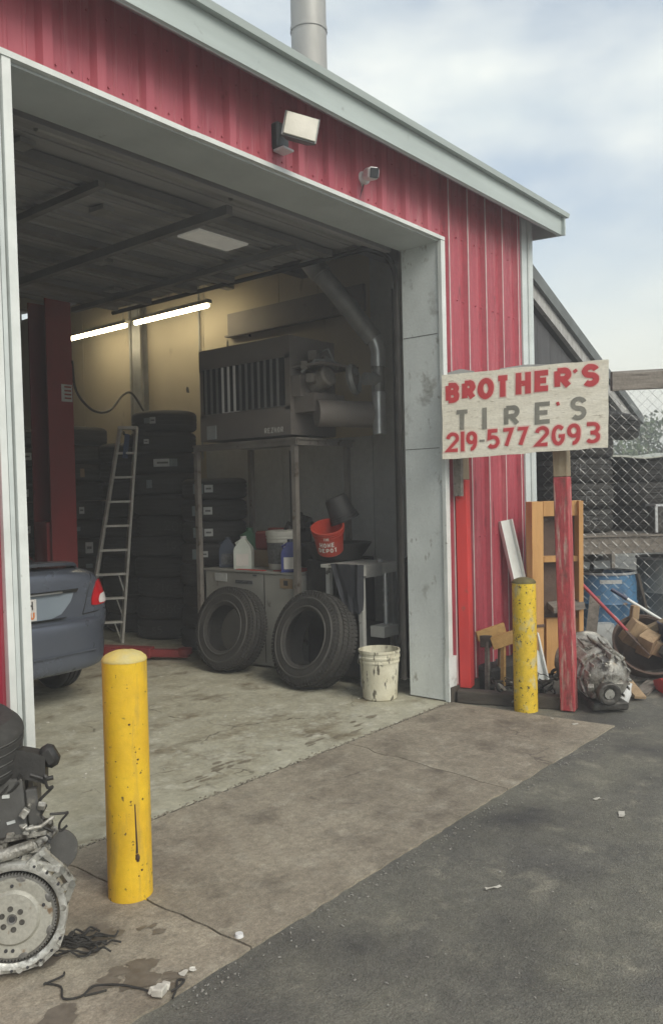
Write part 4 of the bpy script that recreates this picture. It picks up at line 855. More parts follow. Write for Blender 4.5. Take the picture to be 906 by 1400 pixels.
for i, ch in enumerate(tx):
    y = 0.33-i*.040
    glyph(m, ch, 0, 0, .030, .05, .009, lambda x, yy, h, y=y: Vector((0.018-h, y-x, 0.055+yy)), .002)
m.build('brand_lettering', 'print_white', H, smooth=0)
m = MB(); m.box((0.017, 1.03, 0.11), (0.006, 0.13, 0.13)); m.build('data_plate', 'sticker', H)
# burner side facing the bay opening
m = MB(); m.box((0.30, -0.16, 0.62), (0.5, 0.36, 0.02)); m.box((0.28, -0.10, 0.30), (0.42, 0.24, 0.16)); m.box((0.12, -0.05, 0.45), (0.18, 0.1, 0.18)); m.build('burner_tray', 'heater_brown', H)
m = MB(); m.tube([(0.10, -0.22, 0.20), (0.56, -0.52, 0.19)], 0.115, 20); m.build('blower_drum', 'heater_brown', H)
m = MB(); m.lathe([(.0,.10),(.08,.10),(.095,.08),(.095,-.1),(.0,-.1)], 20, Matrix.Translation((.20,-.20,.50)) @ Matrix.Rotation(R(70), 4, 'X')); m.build('motor', 'stand_steel', H)
m = MB(); m.lathe([(.125,.03),(.14,.0),(.125,-.03),(.11,0),(.125,.03)], 24, Matrix.Translation((.40,-.40,.50)) @ Matrix.Rotation(R(80), 4, 'X') @ Matrix.Rotation(R(20),4,'Y'))
m.build('fan_ring', 'galv_dull', H)
m = MB(); m.lathe([(.001,.02),(.05,.02),(.05,-.02),(.001,-.02)], 14, Matrix.Translation((.40,-.40,.50)) @ Matrix.Rotation(R(80), 4, 'X'))
for a in range(4):
    m.box((.40+.06*math.cos(a*1.57+.4), -.40, .50+.06*math.sin(a*1.57+.4)), (.09, .012, .05), (0, -a*1.57-.4, .4))
m.build('fan', 'stand_steel', H)
m = MB()
for (x, y, z, s_) in ((.08,-.12,.62,.08),(.22,-.10,.72,.10),(.06,-.2,.5,.09),(.34,-.12,.70,.07),(.48,-.14,.66,.06)): m.box((x, y, z), (s_, s_*.8, s_*.9), (0,0,.4), .008)
m.build('gas_valve', 'stand_steel', H)['kind'] = 'stuff'
m = MB(); m.tube([(.05,-.1,.56),(.12,-.2,.66),(.3,-.22,.68),(.45,-.3,.6)], .014, 8); m.tube([(.3,-.05,.76),(.3,-.2,.78),(.36,-.25,.6)], .01, 8); m.build('gas_pipe', 'galv_dull', H)
FL = thing('flue_pipe', 'galvanised flue pipe rising beside the heater and angling up to the roof', 'flue pipe', (0.62, 1.03, 2.10))
m = MB(); m.tube([(0.03,0,0.0),(0.03,0,0.32)], .058, 20); m.tube([(0.03,0,.30),(0.03,0,.34)], .062, 20); m.tube([(0.03,0,0.0),(0.03,0,-.025)], .062, 20); m.build('lower_section', 'galv', FL)
m = MB(); m.tube([(0.03,0,.34),(0.03,0,.56)], .050, 20); m.tube([(0.03,0,.45),(-.11,.05,.45)], .055, 16); m.build('tee', 'galv_dull', FL)
m = MB(); m.tube([(0.03,0,.56),(0.03,0,.70),(.01,.03,.82)], .066, 20); m.build('elbow', 'galv', FL)
m = MB(); m.tube([(.01,.03,.80),(-.20,.27,1.22),(-.32,.42,1.45)], .082, 20); m.tube([(-.28,.37,1.37),(-.35,.46,1.52)], .094, 20); m.tube([(-.12,.18,1.06),(-.14,.20,1.10)], .088, 20); m.tube([(-.35,.46,1.52),(-.27,.47,1.86)], .085, 20); m.build('slanted_section', 'galv_dull', FL)
ST = thing('heater_stand', 'welded angle iron stand straddling the grey cabinet and carrying the heater', 'stand', (0.10, 1.52, 0))
for (x, y) in ((0.0, 0.0), (0.0, 1.26), (0.72, 0.0), (0.72, 1.26)):
    m = MB(); m.box((x, y, 1.02), (0.045, 0.008, 2.04)); m.box((x-.02, y+.02, 1.02), (0.008, 0.045, 2.04)); m.build('leg', 'stand_steel', ST)
m = MB(); m.box((0.36, 0.63, 2.045), (0.80, 1.34, 0.02)); m.box((-.02, 0.63, 2.02), (0.01, 1.34, 0.06)); m.box((.36, -.02, 2.02), (.78, 0.01, 0.06)); m.build('shelf', 'stand_steel', ST)
m = MB(); m.tube([(0.74, .75, 2.0), (.74, .75, 1.0), (.72, .75, .9)], .012, 6); m.build('wire', 'plastic_black', ST)

CB = thing('metal_cabinet', 'scuffed pale grey metal cabinet under the heater with jugs and pails on it', 'cabinet', (0.12, 1.56, 0))
m = MB(); m.box((0.36, 0.60, 0.44), (0.72, 1.18, 0.84), None, .008); m.build('body', 'appliance', CB)
m = MB(); m.box((0.36, 0.60, 0.868), (0.74, 1.20, 0.016)); m.build('top', 'appliance', CB)
m = MB(); m.box((-0.0035, 0.97, 0.80), (0.005, 0.16, 0.075)); m.build('paper_label', 'sticker', CB)
m = MB(); m.box((-0.0035, 0.13, 0.78), (0.005, 0.15, 0.085)); m.build('warning_label', 'cardboard', CB)
m = MB(); m.box((-0.004, 0.135, 0.785), (0.007, 0.05, 0.045)); m.build('label_print', 'ink', CB)
m = MB(); m.box((-0.003, 0.66, 0.77), (0.005, 0.22, 0.03)); m.box((-0.003, 0.52, 0.835), (0.005, 0.05, 0.014)); m.build('badge', 'print_dark', CB)
m = MB(); m.box((-0.003, 0.40, 0.45), (0.004, 0.004, 0.8)); m.build('panel_seam', 'crack', CB)
m = MB(); m.box((0.2, 0.05, 0.878), (0.35, 0.28, 0.006)); m.box((0.0, .45, .879), (.05, .35, .005)); tag(m.build('red_tray', 'red_bright', None, loc=(0.16, 1.72, 0)), 'thin red tray lying on the grey cabinet under the pails', 'tray')

def jug(x, y, z, mt, capm, lab, s_=1.0, rz=0.0):
    t = thing('jug', lab, 'jug', (x, y, z), rz, group='jugs on the metal cabinet')
    m = MB(); b_ = lambda w, d, zz: [(-w,-d,zz),(w,-d,zz),(w,d,zz),(-w,d,zz)]
    m.loft([b_(.085*s_,.055*s_,0), b_(.085*s_,.055*s_,.17*s_), b_(.078*s_,.05*s_,.20*s_), b_(.03*s_,.03*s_,.265*s_), b_(.026*s_,.026*s_,.28*s_)]); m.build('bottle', mt, t, smooth=40)
    m = MB(); m.tube([(0,0,.28*s_),(0,0,.305*s_)], .028*s_, 12); m.build('cap', capm, t)
    m = MB(); m.box((0,-.0565*s_,.085*s_),(.12*s_,.002,.11*s_)); m.build('label_panel', 'print_white' if mt in ('jug_white', 'jug_blue') else 'print_dark', t)
    m = MB(); m.tube([(-.05*s_,0,.20*s_),(-.075*s_,0,.24*s_),(-.02*s_,0,.27*s_)], .012*s_, 8); m.build('handle', mt, t)
    return t
zc = 0.877
jug(0.26, 2.36, zc, 'jug_white', 'white_plastic', 'white plastic jug in front on the grey cabinet', 1.0, R(-60))
jug(0.30, 2.62, zc, 'jug_dark', 'jug_dark', 'small dark blue jug left of the white jug', .95, R(-50))
jug(0.50, 2.52, zc, 'jug_green', 'jug_green', 'green jug behind the white jug', 1.22, R(-60))
jug(0.20, 1.71, zc, 'jug_blue', 'jug_dark', 'deep blue bottle in front of the white bucket', .95, R(-50))
def pail(name, lab, x, y, z, h, r0, r1, mt, rot=(0,0,0), group=None, handle=True):
    t = thing(name, lab, 'bucket', (x, y, z), rot, group)
    m = MB(); rr = lambda q: r0+(r1-r0)*q
    m.lathe([(.001,.006),(r0-.004,.006),(r1-.006,h),(r1+.006,h),(r1+.006,h-.018),(rr(.94),h-.02),(rr(.88)+.001,h*.88),(rr(.88)+.008,h*.875),(rr(.84)+.008,h*.84),(rr(.83)+.001,h*.835),(rr(.79)+.001,h*.79),(rr(.78)+.006,h*.785),(rr(.74)+.006,h*.75),(rr(.73),h*.745),(r0,.01),(r0-.01,0),(.001,0)], 40); m.build('shell', mt, t)
    if handle:
        m = MB(); pts = [( (r1+.012)*math.cos(R(a)), (r1+.012)*math.sin(R(a)), h*.86-.11*math.sin(R(a-180))*1.0) for a in range(180, 361, 15)]; m.tube(pts, .003, 6)
        for sx in (-1, 1): m.tube([(sx*(r1+.002),0,h*.86),(sx*(r1+.016),0,h*.86)], .012, 8)
        m.build('handle', 'galv_dull', t)
    return t
pw = pail('bucket', 'white labelled bucket with lid on the grey cabinet under the heater', 0.36, 1.95, zc, .34, .13, .148, 'pail_white', (0,0,R(-60)), 'buckets around the workbench', False)
m = MB(); m.lathe([(.001,.362),(.13,.362),(.156,.352),(.156,.315)], 36); m.build('lid', 'pail_white', pw)
m = MB(); m.lathe([(.1365,.06),(.1445,.25)], 12, None, a0=R(195), a1=R(285)); m.build('label_print', 'print_dark', pw)
pd_ = pail('bucket', 'dirty white open bucket standing on the floor at the right jamb', -0.17, 0.48, 0, .375, .130, .152, 'pail_dirty', (0,0,R(150)), 'buckets around the workbench')
m = MB(); m.lathe([(.1335,.09),(.1405,.225)], 8, None, a0=R(70), a1=R(108)); m.build('label_patch', 'ink', pd_)
# junk behind
m = MB(); m.box((0,0,.09),(.30,.36,.18),None,.02); m.box((0,0,.195),(.10,.2,.03),None,.01); tag(m.build('toolbox','red_box',None,loc=(.62,2.25,zc+.16)), 'dull red tool case stacked behind the jugs', 'tool case')
m = MB(); m.box((0,0,.08),(.34,.36,.158)); tag(m.build('cardboard_box','cardboard',None,loc=(.62,2.25,zc+.001)), 'brown box under the dull red tool case', 'box')
m = MB(); m.tube([(-.2,0,0),(-.1,.05,.06),(0,.02,.02),(.12,-.04,.08),(.22,.02,.0)],.018,8); m.tube([(-.05,-.1,.0),(0,0,.10),(.08,.05,.14)],.02,8); m.box((.1,.02,.05),(.08,.06,.14),(0.2,0.3,0)); tag(m.build('hose_fitting','plastic_black',None,loc=(.60,1.95,zc+.36)), 'black hose and fittings piled behind the white bucket', 'hose')
m = MB(); m.box((0,0,.19),(.02,.18,.37)); tag(m.build('backing_sheet','plastic_black',None,loc=(.60,1.90,zc+.0)), 'dark sheet standing behind the white bucket', 'sheet')

# ================================================================== WORKBENCH
WB = thing('workbench', 'small white topped steel workbench beside the right jamb', 'workbench', (0.02, 0.78, 0))
m = MB(); m.box((0.26, 0.20, 0.965), (0.56, 0.42, 0.025)); m.box((0.26, -0.008, 0.925), (0.56, 0.012, 0.06)); m.build('top', 'bench_white', WB, smooth=0)
for x, y in ((0.04,0.03),(0.46,0.03),(0.04,0.37),(0.46,0.37)):
    m = MB(); m.box((x, y, 0.475), (0.04, 0.04, 0.95)); m.build('leg', 'bench_white' if x < .1 else 'galv_dull', WB)
m = MB(); m.box((0.26, -0.03, 0.43), (0.22, 0.14, 0.09), None, .004); m.build('vice_bracket', 'bench_white', WB)
m = MB(); m.tube([(.32,.0,.45),(.32,.0,.90)], .02, 12); m.tube([(.32,.0,.62),(.32,.0,.64)], .03, 12); m.tube([(.32,.0,.74),(.32,.0,.76)], .03, 12); m.build('spindle', 'galv', WB)
m = MB(); m.box((0.28, 0.24, 0.25), (0.46, 0.34, 0.40)); m.build('lower_box', 'black_rough', WB)
m = MB(); m.box((0.15,-.0,.93),(.22,.03,.10)); m.lathe([(.001,.03),(.022,.025),(.03,.0)],12,Matrix.Translation((.36,.08,.98))); m.build('clamp', 'galv_dull', WB)
# cloth hanging over its front edge
m = MB(); g_ = []
for i in range(13):
    v = i/12; row = []
    for j in range(9):
        u = j/8-.5; wdt = .22*(1-.55*v); row.append((0.005-.018-.02*math.sin(j*1.9+v*3)*v-.012*math.cos(j*2.7), 0.90-u*wdt*1.5-.06*v, .990-.38*v - .02*math.sin(j*2.1)*v))
    g_.append(row)
m.sheet(g_); m.solidify(.006); tag(m.build('cloth', 'cloth', None), 'black rag draped over the front edge of the white workbench', 'rag')
t = pail('bucket', 'orange red bucket lying tilted behind the workbench with white stencil print', 0.17, 1.22, 1.075, .24, .110, .135, 'pail_orange', (R(12), R(-24), R(0)), 'buckets around the workbench', False)
m = MB()
for row, (txt, zz, hh) in enumerate((('THE', .188, .026), ('HOME', .130, .044), ('DEPOT', .076, .042))):
    n = len(txt); cw = .030 if row else .015
    for i, ch in enumerate(txt):
        x = (i-n/2)*cw*1.12
        def fn(px_, py_, h): 
            rr = .118+.022*(py_/.26); a = R(210)+px_/rr; return Vector(((rr+.0015+h)*math.cos(a), (rr+.0015+h)*math.sin(a), py_))
        glyph(m, ch, x, zz-hh/2, x+cw*.9, zz+hh/2, .008 if row else .004, fn, .001)
m.build('stencil_print', 'print_white', t, smooth=0)
pail('bucket', 'dark grey bucket tipped on top of the orange bucket', 0.22, 1.20, 1.535, .22, .095, .122, 'pail_black', (R(165), R(-16), R(0)), 'buckets around the workbench', False)
m = MB(); m.lathe([(.001,.0),(.20,.0),(.30,.13),(.31,.135),(.21,-.008),(.001,-.008)], 32); tag(m.build('drain_pan','plastic_black',None,loc=(.40,1.34,1.00)), 'wide black drain pan on a dark box behind the workbench', 'pan')
m = MB(); m.box((0,0,.5),(.55,.34,.98),None,.01); tag(m.build('dark_box','black_rough',None,loc=(.50,1.38,.0)), 'tall dark box standing behind the workbench under the drain pan', 'box')
t = thing('trash_can', 'dark lidded can in the corner behind the right jamb', 'can', (0.66, 0.62, 0))
m = MB(); m.lathe([(.001,0),(.16,0),(.18,.95),(.001,.95)], 24); m.build('drum','pail_black',t)
m = MB(); m.lathe([(.19,.95),(.19,.98),(.10,1.03),(.001,1.04)], 24); m.build('lid','pail_black',t)
m = MB(); m.tube([(.15,-.12,.3),(.1,-.19,.6),(-.05,-.19,.8)],.02,8); m.build('hose','black_rough',t)

# ================================================================== YARD ON THE RIGHT (frame follows the chain-link fence)
FA = math.atan2(-.769, .639); FO = Vector((1.56, -0.06, 0))
def yd(a, b, z=0.0): return FO+Vector((.639*a+.769*b, -.769*a+.639*b, z))
FEN = thing('chainlink_fence', 'galvanised chain link fence running right from the building corner', 'fence', tuple(FO), FA)
m = MB(); h_ = 0.046; n_ = 80
for k in range(n_):
    pts = [(k*h_+h_*((j+k) % 2), 0.003 if j % 2 else -0.003, 0.03+j*h_) for j in range(int(2.40/h_)+1)]
    m.tube(pts, 0.0021, 3, caps=False)
w_ = m.build('wire_mesh', 'wire', FEN, smooth=0); tag(w_, kind='stuff')
for x in (3.70,):
    m = MB(); m.tube([(x, 0.05, -.1), (x, 0.05, 2.75)], .028, 12); m.build('post', 'galv_dull', FEN)
m = MB(); r_ = random.Random(9)
rows = []
for i in range(14):
    x = .60+i*.235; zc_ = 2.485+.004*i; y = -.03; hh = .085+r_.uniform(-.006,.006)
    rows.append([(x, y-.04, zc_-hh), (x, y-.045, zc_+hh*.8), (x, y-.0, zc_+hh*1.02), (x, y+.05, zc_+hh*.9), (x, y+.05, zc_-hh)])
m.loft(rows); m.build('top_beam', 'grey_wood', FEN, smooth=30, jitter=.009)
m = MB(); rows = []
for i in range(14):
    x = .30+i*.27; rows.append([(x, .012, .975+r_.uniform(-.005,.005)+.006*i*.4), (x, .012, 1.125+r_.uniform(-.004,.004)), (x, .05, 1.125), (x, .05, .975)])
m.loft(rows); m.build('rail_plank', 'grey_wood', FEN, smooth=30)
m = MB(); m.box((1.9, .03, 1.134), (3.3, .07, .016)); m.build('rail_cap', 'grey_wood', FEN)

RK = thing('tyre_rack', 'weathered wooden rack shelf behind the fence carrying dusty tyres', 'rack', tuple(yd(0.15, .10)), FA)
for y in (.10, .28, .46, .64, .82, 1.0):
    m = MB(); m.box((1.1, y, 1.13), (2.2, .165, .03)); m.build('shelf_board', 'grey_wood', RK)
for x, y in ((0.02,.05),(2.1,.05),(0.02,.85),(2.1,.85)):
    m = MB(); m.box((x, y, .55), (.08,.08,1.12)); m.build('post', 'grey_wood', RK)
GR = 'dusty tyres stacked on the rack behind the fence'
q = yd(.42, .58); tyre_stack(q.x, q.y, 4, ME_L, .228, 'the rack stack behind the sign post', GR, z0=1.147, chalk={0:('75',.05,'chalk'),1:('7H',.2,'chalk'),2:('R',.42,'chalk'),3:('2057',.3,'chalk')}, jit=.035, Rr=.37)
q = yd(1.17, .80); tyre_stack(q.x, q.y, 3, ME_L, .228, 'the rack stack under the pale sheet', GR, z0=1.147, jit=.03, Rr=.37)
q = yd(.72, .68); o = bpy.data.objects.new('tyre', ME_L); COL.objects.link(o); o.location = (q.x, q.y, 1.147+.228*4+.10); o.rotation_euler = (R(6), R(-4), 1); tag(o, 'dusty tyre perched off centre on the rack stack, right beside the sign edge', 'tyre', GR)
m = MB(); q = yd(1.20, .80)
g_ = [[(.45*u*1.0, .40*v, .012*math.sin(u*5)+.01*math.cos(v*6)-.03*max(abs(u),abs(v))**6) for u in [i/6-1 for i in range(13)]] for v in [i/5-1 for i in range(11)]]
m.sheet(g_); m.solidify(.012); o = m.build('tarp', 'tarp', None, loc=(q.x, q.y, 1.147+.228*3+.022)); o.rotation_euler = (0, 0, FA); tag(o, 'pale sheet spread over the right hand tyre stack', 'sheet')
# box with a handle, rag
q = yd(1.02, .10); t = thing('metal_box', 'dark steel box with pale edges and a handle on the fence rail', 'box', (q.x, q.y, 1.148), FA)
m = MB(); m.box((.19, .1, .12), (.36, .22, .235)); m.build('body', 'alu_dark', t)
m = MB(); m.box((.19, .1, .245), (.39, .24, .018)); m.box((.0, -.012, .12), (.022, .02, .235)); m.build('frame', 'galv', t)
m = MB(); m.tube([(.08,-.015,.17),(.08,-.04,.17),(.15,-.04,.17),(.15,-.015,.17)], .009, 8); m.build('handle', 'galv', t)
m = MB(); q = yd(1.24, .05); g_ = []
for i in range(9):
    for_ = []; 
    for j in range(12): 
        th = j/11*math.pi; rr = .16*math.sin((i+.6)/9.4*math.pi)*(1+.12*math.sin(j*2.3+i)); for_.append((rr*math.cos(th)*1.0, -.10+i*.02, .13*math.sin(th)*math.sin((i+.6)/9.4*math.pi)*(1+.1*math.sin(j*3+i*2))))
    g_.append(for_)
m.sheet(g_); m.solidify(.004); o = m.build('rag', 'rag', None, loc=(q.x, q.y, 1.143)); o.rotation_euler = (0,0,FA); tag(o, 'crumpled beige rag beside the steel box on the fence rail', 'rag')
# drums behind the fence
def drum(a, b, r, h, mt, rimmt, lab, z0=0.0):
    q = yd(a, b); t = thing('drum', lab, 'drum', (q.x, q.y, z0), group='steel drums behind the fence')
    m = MB(); p = [(.001,0),(r,0)]
    for f in (.33,.66): p += [(r,h*f-.02),(r+.012,h*f),(r,h*f+.02)]
    p += [(r,h-.05),(r-.004,h),(r-.02,h),(r-.03,h-.03),(.001,h-.03)]; m.lathe(p, 40); m.build('shell', mt, t)
    m = MB(); m.lathe([(r-.01,h-.006),(r+.008,h-.004),(r+.010,h+.012),(r-.006,h+.014),(r-.014,h+.004)], 40); m.build('rim', rimmt, t)
    return t
t = drum(.66, .37, .265, .78, 'blue_drum', 'galv', 'blue steel drum behind the fence, left of the grey drum')
m = MB(); m.lathe([(.2665,.70),(.2665,.735)], 8, None, a0=FA-R(120), a1=FA-R(78)); m.build('label_patch', 'sticker', t)
drum(1.28, .42, .30, .90, 'grey_drum', 'galv_dull', 'grey drum behind the fence at the right edge')
for i, (a, b, z, lab) in enumerate(((.35, .80, .0, 'dark tyre at the bottom under the rack behind the blue drum'), (.35, .80, .23, 'dark tyre in the middle under the rack behind the blue drum'), (.40, .80, .46, 'dark tyre on top under the rack behind the blue drum'), (.40, .80, .69, 'dark tyre touching the shelf behind the blue drum'))):
    q = yd(a, b); o = bpy.data.objects.new('tyre', ME_L); COL.objects.link(o); o.location = (q.x, q.y, z+.115); tag(o, lab, 'tyre', 'tyres under the rack')
for (a, b, z) in ((.52, .28, .86), (.72, .30, .88)):
    pass
m = MB(); q = yd(.62, .36); m.box((0,0,.05),(.15,.02,.075),(R(-12),0,0)); m.box((-.16,0,.05),(.09,.02,.065),(R(-10),0.2,0)); o = m.build('parts_carton','sticker',None,loc=(q.x,q.y,.80)); o.rotation_euler=(0,0,FA); tag(o,'pale cartons lying on the lid of the blue drum','carton')
m = MB(); q = yd(.50, .06); m.box((0,0,.21),(.20,.12,.30),(0,0,.1)); m.box((0,0,.03),(.24,.16,.06)); o = m.build('pale_box','sticker',None,loc=(q.x,q.y,0)); o.rotation_euler=(0,0,FA); tag(o,'pale box behind the fence below the blue drum','box')

for (a0,b0,z0,a1,b1,z1,w,mt_,lab) in ((.30,-.20,.02,.42,-.06,.62,.09,'grey_wood','grey board leaning on the fence left of the white box'),(.95,-.10,.02,.80,-.03,.80,.07,'dark_timber','dark narrow board leaning on the fence between the drums'),(.45,-.62,.02,1.05,-.55,.06,.10,'grey_wood','flat grey board lying in front of the rusty tub'),(.98,-.22,.02,1.22,-.08,.72,.11,'rusty','rusty strip leaning on the fence before the grey drum')):
    m = MB(); m.bar(yd(a0,b0,z0),yd(a1,b1,z1),w,.02,.4); tag(m.build('scrap_board',mt_),lab,'board')
# lean-to shed on the building's right side
SH_ = thing('lean_to_shed', 'dark lean-to shed roof sloping down from the right side of the building', 'shed', (1.5, 0.15, 0))
m = MB(); m.prism([(-.02,3.58),(3.02,2.30),(3.02,2.36),(-.02,3.68)], 4.0); m.build('roof', 'shed_roof', SH_, smooth=0)
m = MB(); m.prism([(0.0,3.43),(2.97,2.19),(3.02,2.285),(0.0,3.555)], .045, Matrix.Translation((0,-.03,0))); m.build('barge_board', 'shed_trim', SH_, smooth=0)
m = MB(); m.prism([(-.03,3.565),(3.03,2.295),(3.05,2.385),(-.03,3.69)], .05, Matrix.Translation((0,-.07,0))); m.build('roof_edge', 'shed_roof', SH_, smooth=0)
for i in range(9):
    x0 = .0+i*.27; x1 = x0+.266; zt = lambda x: 3.40-.42*x
    m = MB(); m.prism([(x0,2.2),(x1,2.2),(x1,zt(x1)),(x0,zt(x0))], .025, Matrix.Translation((0,.05,0))); m.build('plank', 'shed_dark', SH_, smooth=0)
m = MB(); m.box((2.46,.06,2.33),(.06,.05,.28)); m.build('corner_batten', 'shed_trim', SH_)
m = MB(); m.box((2.40,.12,1.1),(.10,.10,2.2)); m.build('post', 'grey_wood', SH_)
m = MB(); m.box((2.40,3.8,1.1),(.10,.10,2.2)); m.build('post', 'grey_wood', SH_)
m = MB(); m.box((1.2,3.95,1.35),(2.4,.03,2.7)); m.build('rear_boards', 'shed_dark', SH_)
for i in range(11):
    m = MB(); m.box((2.40, .62+i*.30, 1.1), (.025, .292, 2.2)); m.build('side_board', 'shed_dark', SH_, smooth=0)

# things leaning at the red wall
t = thing('wooden_crate_frame', 'tall orange stained wooden frame standing upright behind the red sign post', 'wooden frame', (1.13, -0.36, 0), (R(2), 0, math.atan2(-.72, .69)))
m = MB(); m.box((-.185, .0, .73), (.10, .10, 1.46), (0,0,R(12))); m.build('side_board', 'orange_wood', t)
m = MB(); m.box((.185, .02, .73), (.035, .12, 1.46)); m.build('side_board', 'orange_wood', t)
m = MB(); m.box((.03, .03, 1.40), (.28, .06, .12)); m.build('top_board', 'orange_wood', t)
m = MB(); m.box((.02, .075, .72), (.34, .02, 1.40)); m.build('back_board', 'rusty', t)
m = MB(); m.box((.03, .03, .99), (.28, .07, .045)); m.build('rung', 'orange_wood', t)
m = MB(); m.box((.07, .0, .61), (.26, .16, .05), (R(8),R(-6),0)); m.build('shelf', 'grey_wood', t)
m = MB(); m.box((.05, .03, .28), (.28, .05, .45)); m.build('lower_panel', 'orange_wood', t)
m = MB(); m.box((-.185, -.005, .46), (.108, .108, .02), (0,0,R(12))); m.build('strap', 'rusty', t)
m = MB(); m.prism([(-.055,0),(.055,0),(.06,1.34),(-.06,1.34)], .012); m.prism([(-.06,0),(-.045,0),(-.05,1.34),(-.06,1.34)], -.03); m.prism([(.045,0),(.06,0),(.06,1.34),(.05,1.34)], -.03)
o = m.build('gutter_offcut', 'trim_bright', None, loc=(0.94,-.31,.0)); o.rotation_euler = (R(-10), R(-7), R(-25)); tag(o, 'bright galvanised gutter offcut leaning on the red wall behind the bollard', 'gutter piece')
SHs = thing('sawhorse', 'small pale wooden sawhorse against the red wall beside the bollard', 'sawhorse', (0.48, -0.15, 0))
m = MB(); m.bar((-.07,-.01,.385),(.09,-.18,.455),.026,.095); m.build('side_board','new_wood',SHs)
m = MB(); m.bar((-.10,.10,.435),(.08,-.04,.495),.026,.075); m.build('side_board','new_wood',SHs)
m = MB(); m.bar((-.085,.08,.40),(-.06,.0,.40),.03,.09); m.build('end_block','dark_timber',SHs)
for x0,y0,x1,y1,m_ in ((-.08,.03,-.07,.03,'grey_wood'),(.0,-.06,.0,-.07,'new_wood'),(.08,-.14,.075,-.15,'new_wood'),(.06,.0,.05,-.02,'bare_wood')):
    m = MB(); m.bar((x0,y0,0),(x1,y1,.40),.03,.03); m.build('leg',m_,SHs)
# dark timber sill and scrap tangle
m = MB(); m.bar((.085,-.05,.04),(.36,-.80,.035),.10,.09,0,.006); tag(m.build('timber_sill','dark_timber'), 'dark oily timber lying along the slab edge between jamb and sign post', 'timber')
m = MB(); m.bar((.42,-.06,.10),(1.15,-.10,.11),.22,.18,0,.02); tag(m.build('dark_bin','black_rough'), 'dark low trough on the ground under the sawhorse', 'trough')
sc = thing('scrap_heap', 'tangle of greasy scrap metal and wire on the ground behind the worn bollard', 'scrap heap', (0.42,-.45,0))
r_ = random.Random(21)
m = MB()
for i in range(34):
    p = Vector((r_.gauss(0,.13), r_.gauss(0,.10), abs(r_.gauss(.08,.05))+.01)); pts=[p]
    for k in range(5): p = p+Vector((r_.uniform(-.07,.07), r_.uniform(-.06,.06), r_.uniform(-.04,.045))); p.z=max(.008,min(p.z,.27)); pts.append(p.copy())
    m.curve(pts, r_.uniform(.003,.009), 6, 4)
tag(m.build('wire_tangle','alu_dark',sc), kind='stuff')
m = MB()
for i in range(26):
    m.box((r_.gauss(0,.13), r_.gauss(0,.09), abs(r_.gauss(.08,.05))), (r_.uniform(.02,.09),r_.uniform(.015,.05),r_.uniform(.01,.04)), (r_.uniform(0,3),r_.uniform(0,3),r_.uniform(0,3)), .002)
tag(m.build('metal_bits','cast_alu',sc), kind='stuff')
m = MB()
for i in range(12):
    m.lathe([(.02,.01),(.035,.01),(.035,-.01),(.02,-.01),(.02,.01)],12,Matrix.Translation((r_.gauss(0,.12),r_.gauss(0,.09),abs(r_.gauss(.08,.05))+.02)) @ Euler((r_.uniform(0,3),r_.uniform(0,3),0)).to_matrix().to_4x4())
tag(m.build('greasy_rings','black_rough',sc), kind='stuff')
m = MB()
for i in range(14):
    a = i*.035; m.box((-.02+.30*i/14, -.06-.32*i/14, .12+.10*i/14), (.035,.02,.018), (0,.3 if i%2 else -.5, -.8))
tag(m.build('chain','alu_dark',sc), kind='stuff')
m = MB(); m.tube([(.10,.04,.5),(.06,.0,.40),(.0,-.02,.22)], .012, 6); m.build('pull_rod','galv_dull',sc)

# ================================================================== TRANSMISSION
TA = Vector((.40,-1.08,.18)); TB = Vector((.70,-.80,.225))
TR = thing('gearbox', 'cast aluminium car gearbox lying on the ground right of the red sign post', 'gearbox', (.50,-1.0,0)); TR.scale = (1.16, 1.16, 1.16)
ax = (TB-TA).normalized(); ML = Matrix.Translation(TA-Vector((.50,-1.0,0))) @ ax.to_track_quat('Z','Y').to_matrix().to_4x4(); LT = (TB-TA).length
def TM(z=0): return ML @ Matrix.Translation((0,0,z))
m = MB(); m.lathe([(.001,-.02),(.06,-.02),(.07,.0),(.105,.03),(.13,.06),(.14,.09),(.15,.095),(.15,.12),(.142,.125),(.148,.2),(.15,.24),(.16,.245),(.16,.265),(.152,.27),(.165,.36),(.185,.42),(.195,.43),(.195,.45),(.17,.455),(.001,.455)], 40, TM()); m.build('case','cast_alu',TR,jitter=.0025)
m = MB()
for k in range(16):
    a = k*2*math.pi/16; m.box((0,0,0),(.0001,.0001,.0001)) if False else None
    q0 = TM(.03) @ Vector((.135*math.cos(a),.135*math.sin(a),0)); q1 = TM(.40) @ Vector((.172*math.cos(a),.172*math.sin(a),0)); m.bar(q0,q1,.006,.016)
tag(m.build('stiffening_rib','cast_alu',TR), kind='stuff')
m = MB()
for zz, rr in ((.108,.158),(.255,.166)):
    for k in range(11):
        a = k*2*math.pi/11; c = Vector((rr*.965*math.cos(a),rr*.965*math.sin(a),0)); m.tube([TM(zz-.016)@c, TM(zz+.016)@c], .009, 8)
tag(m.build('bolt','cast_alu',TR), kind='stuff')
m = MB()
for zz in (.145,.165,.185,.205): m.lathe([(.146,-.006),(.162,-.004),(.162,.004),(.146,.006)],36,TM(zz))
m.build('band','alu_bright',TR)
m = MB(); m.lathe([(.062,-.06),(.068,-.055),(.068,-.01),(.05,.0),(.035,-.01),(.035,-.05),(.05,-.06),(.062,-.06)],24,TM() @ Matrix.Translation((.03,-.05,0))); m.build('output_flange','alu_dark',TR)
m = MB(); m.lathe([(.001,-.055),(.03,-.055),(.03,-.02)],12,TM() @ Matrix.Translation((.03,-.05,0))); m.build('output_shaft','alu_bright',TR)
m = MB(); r_=random.Random(4)
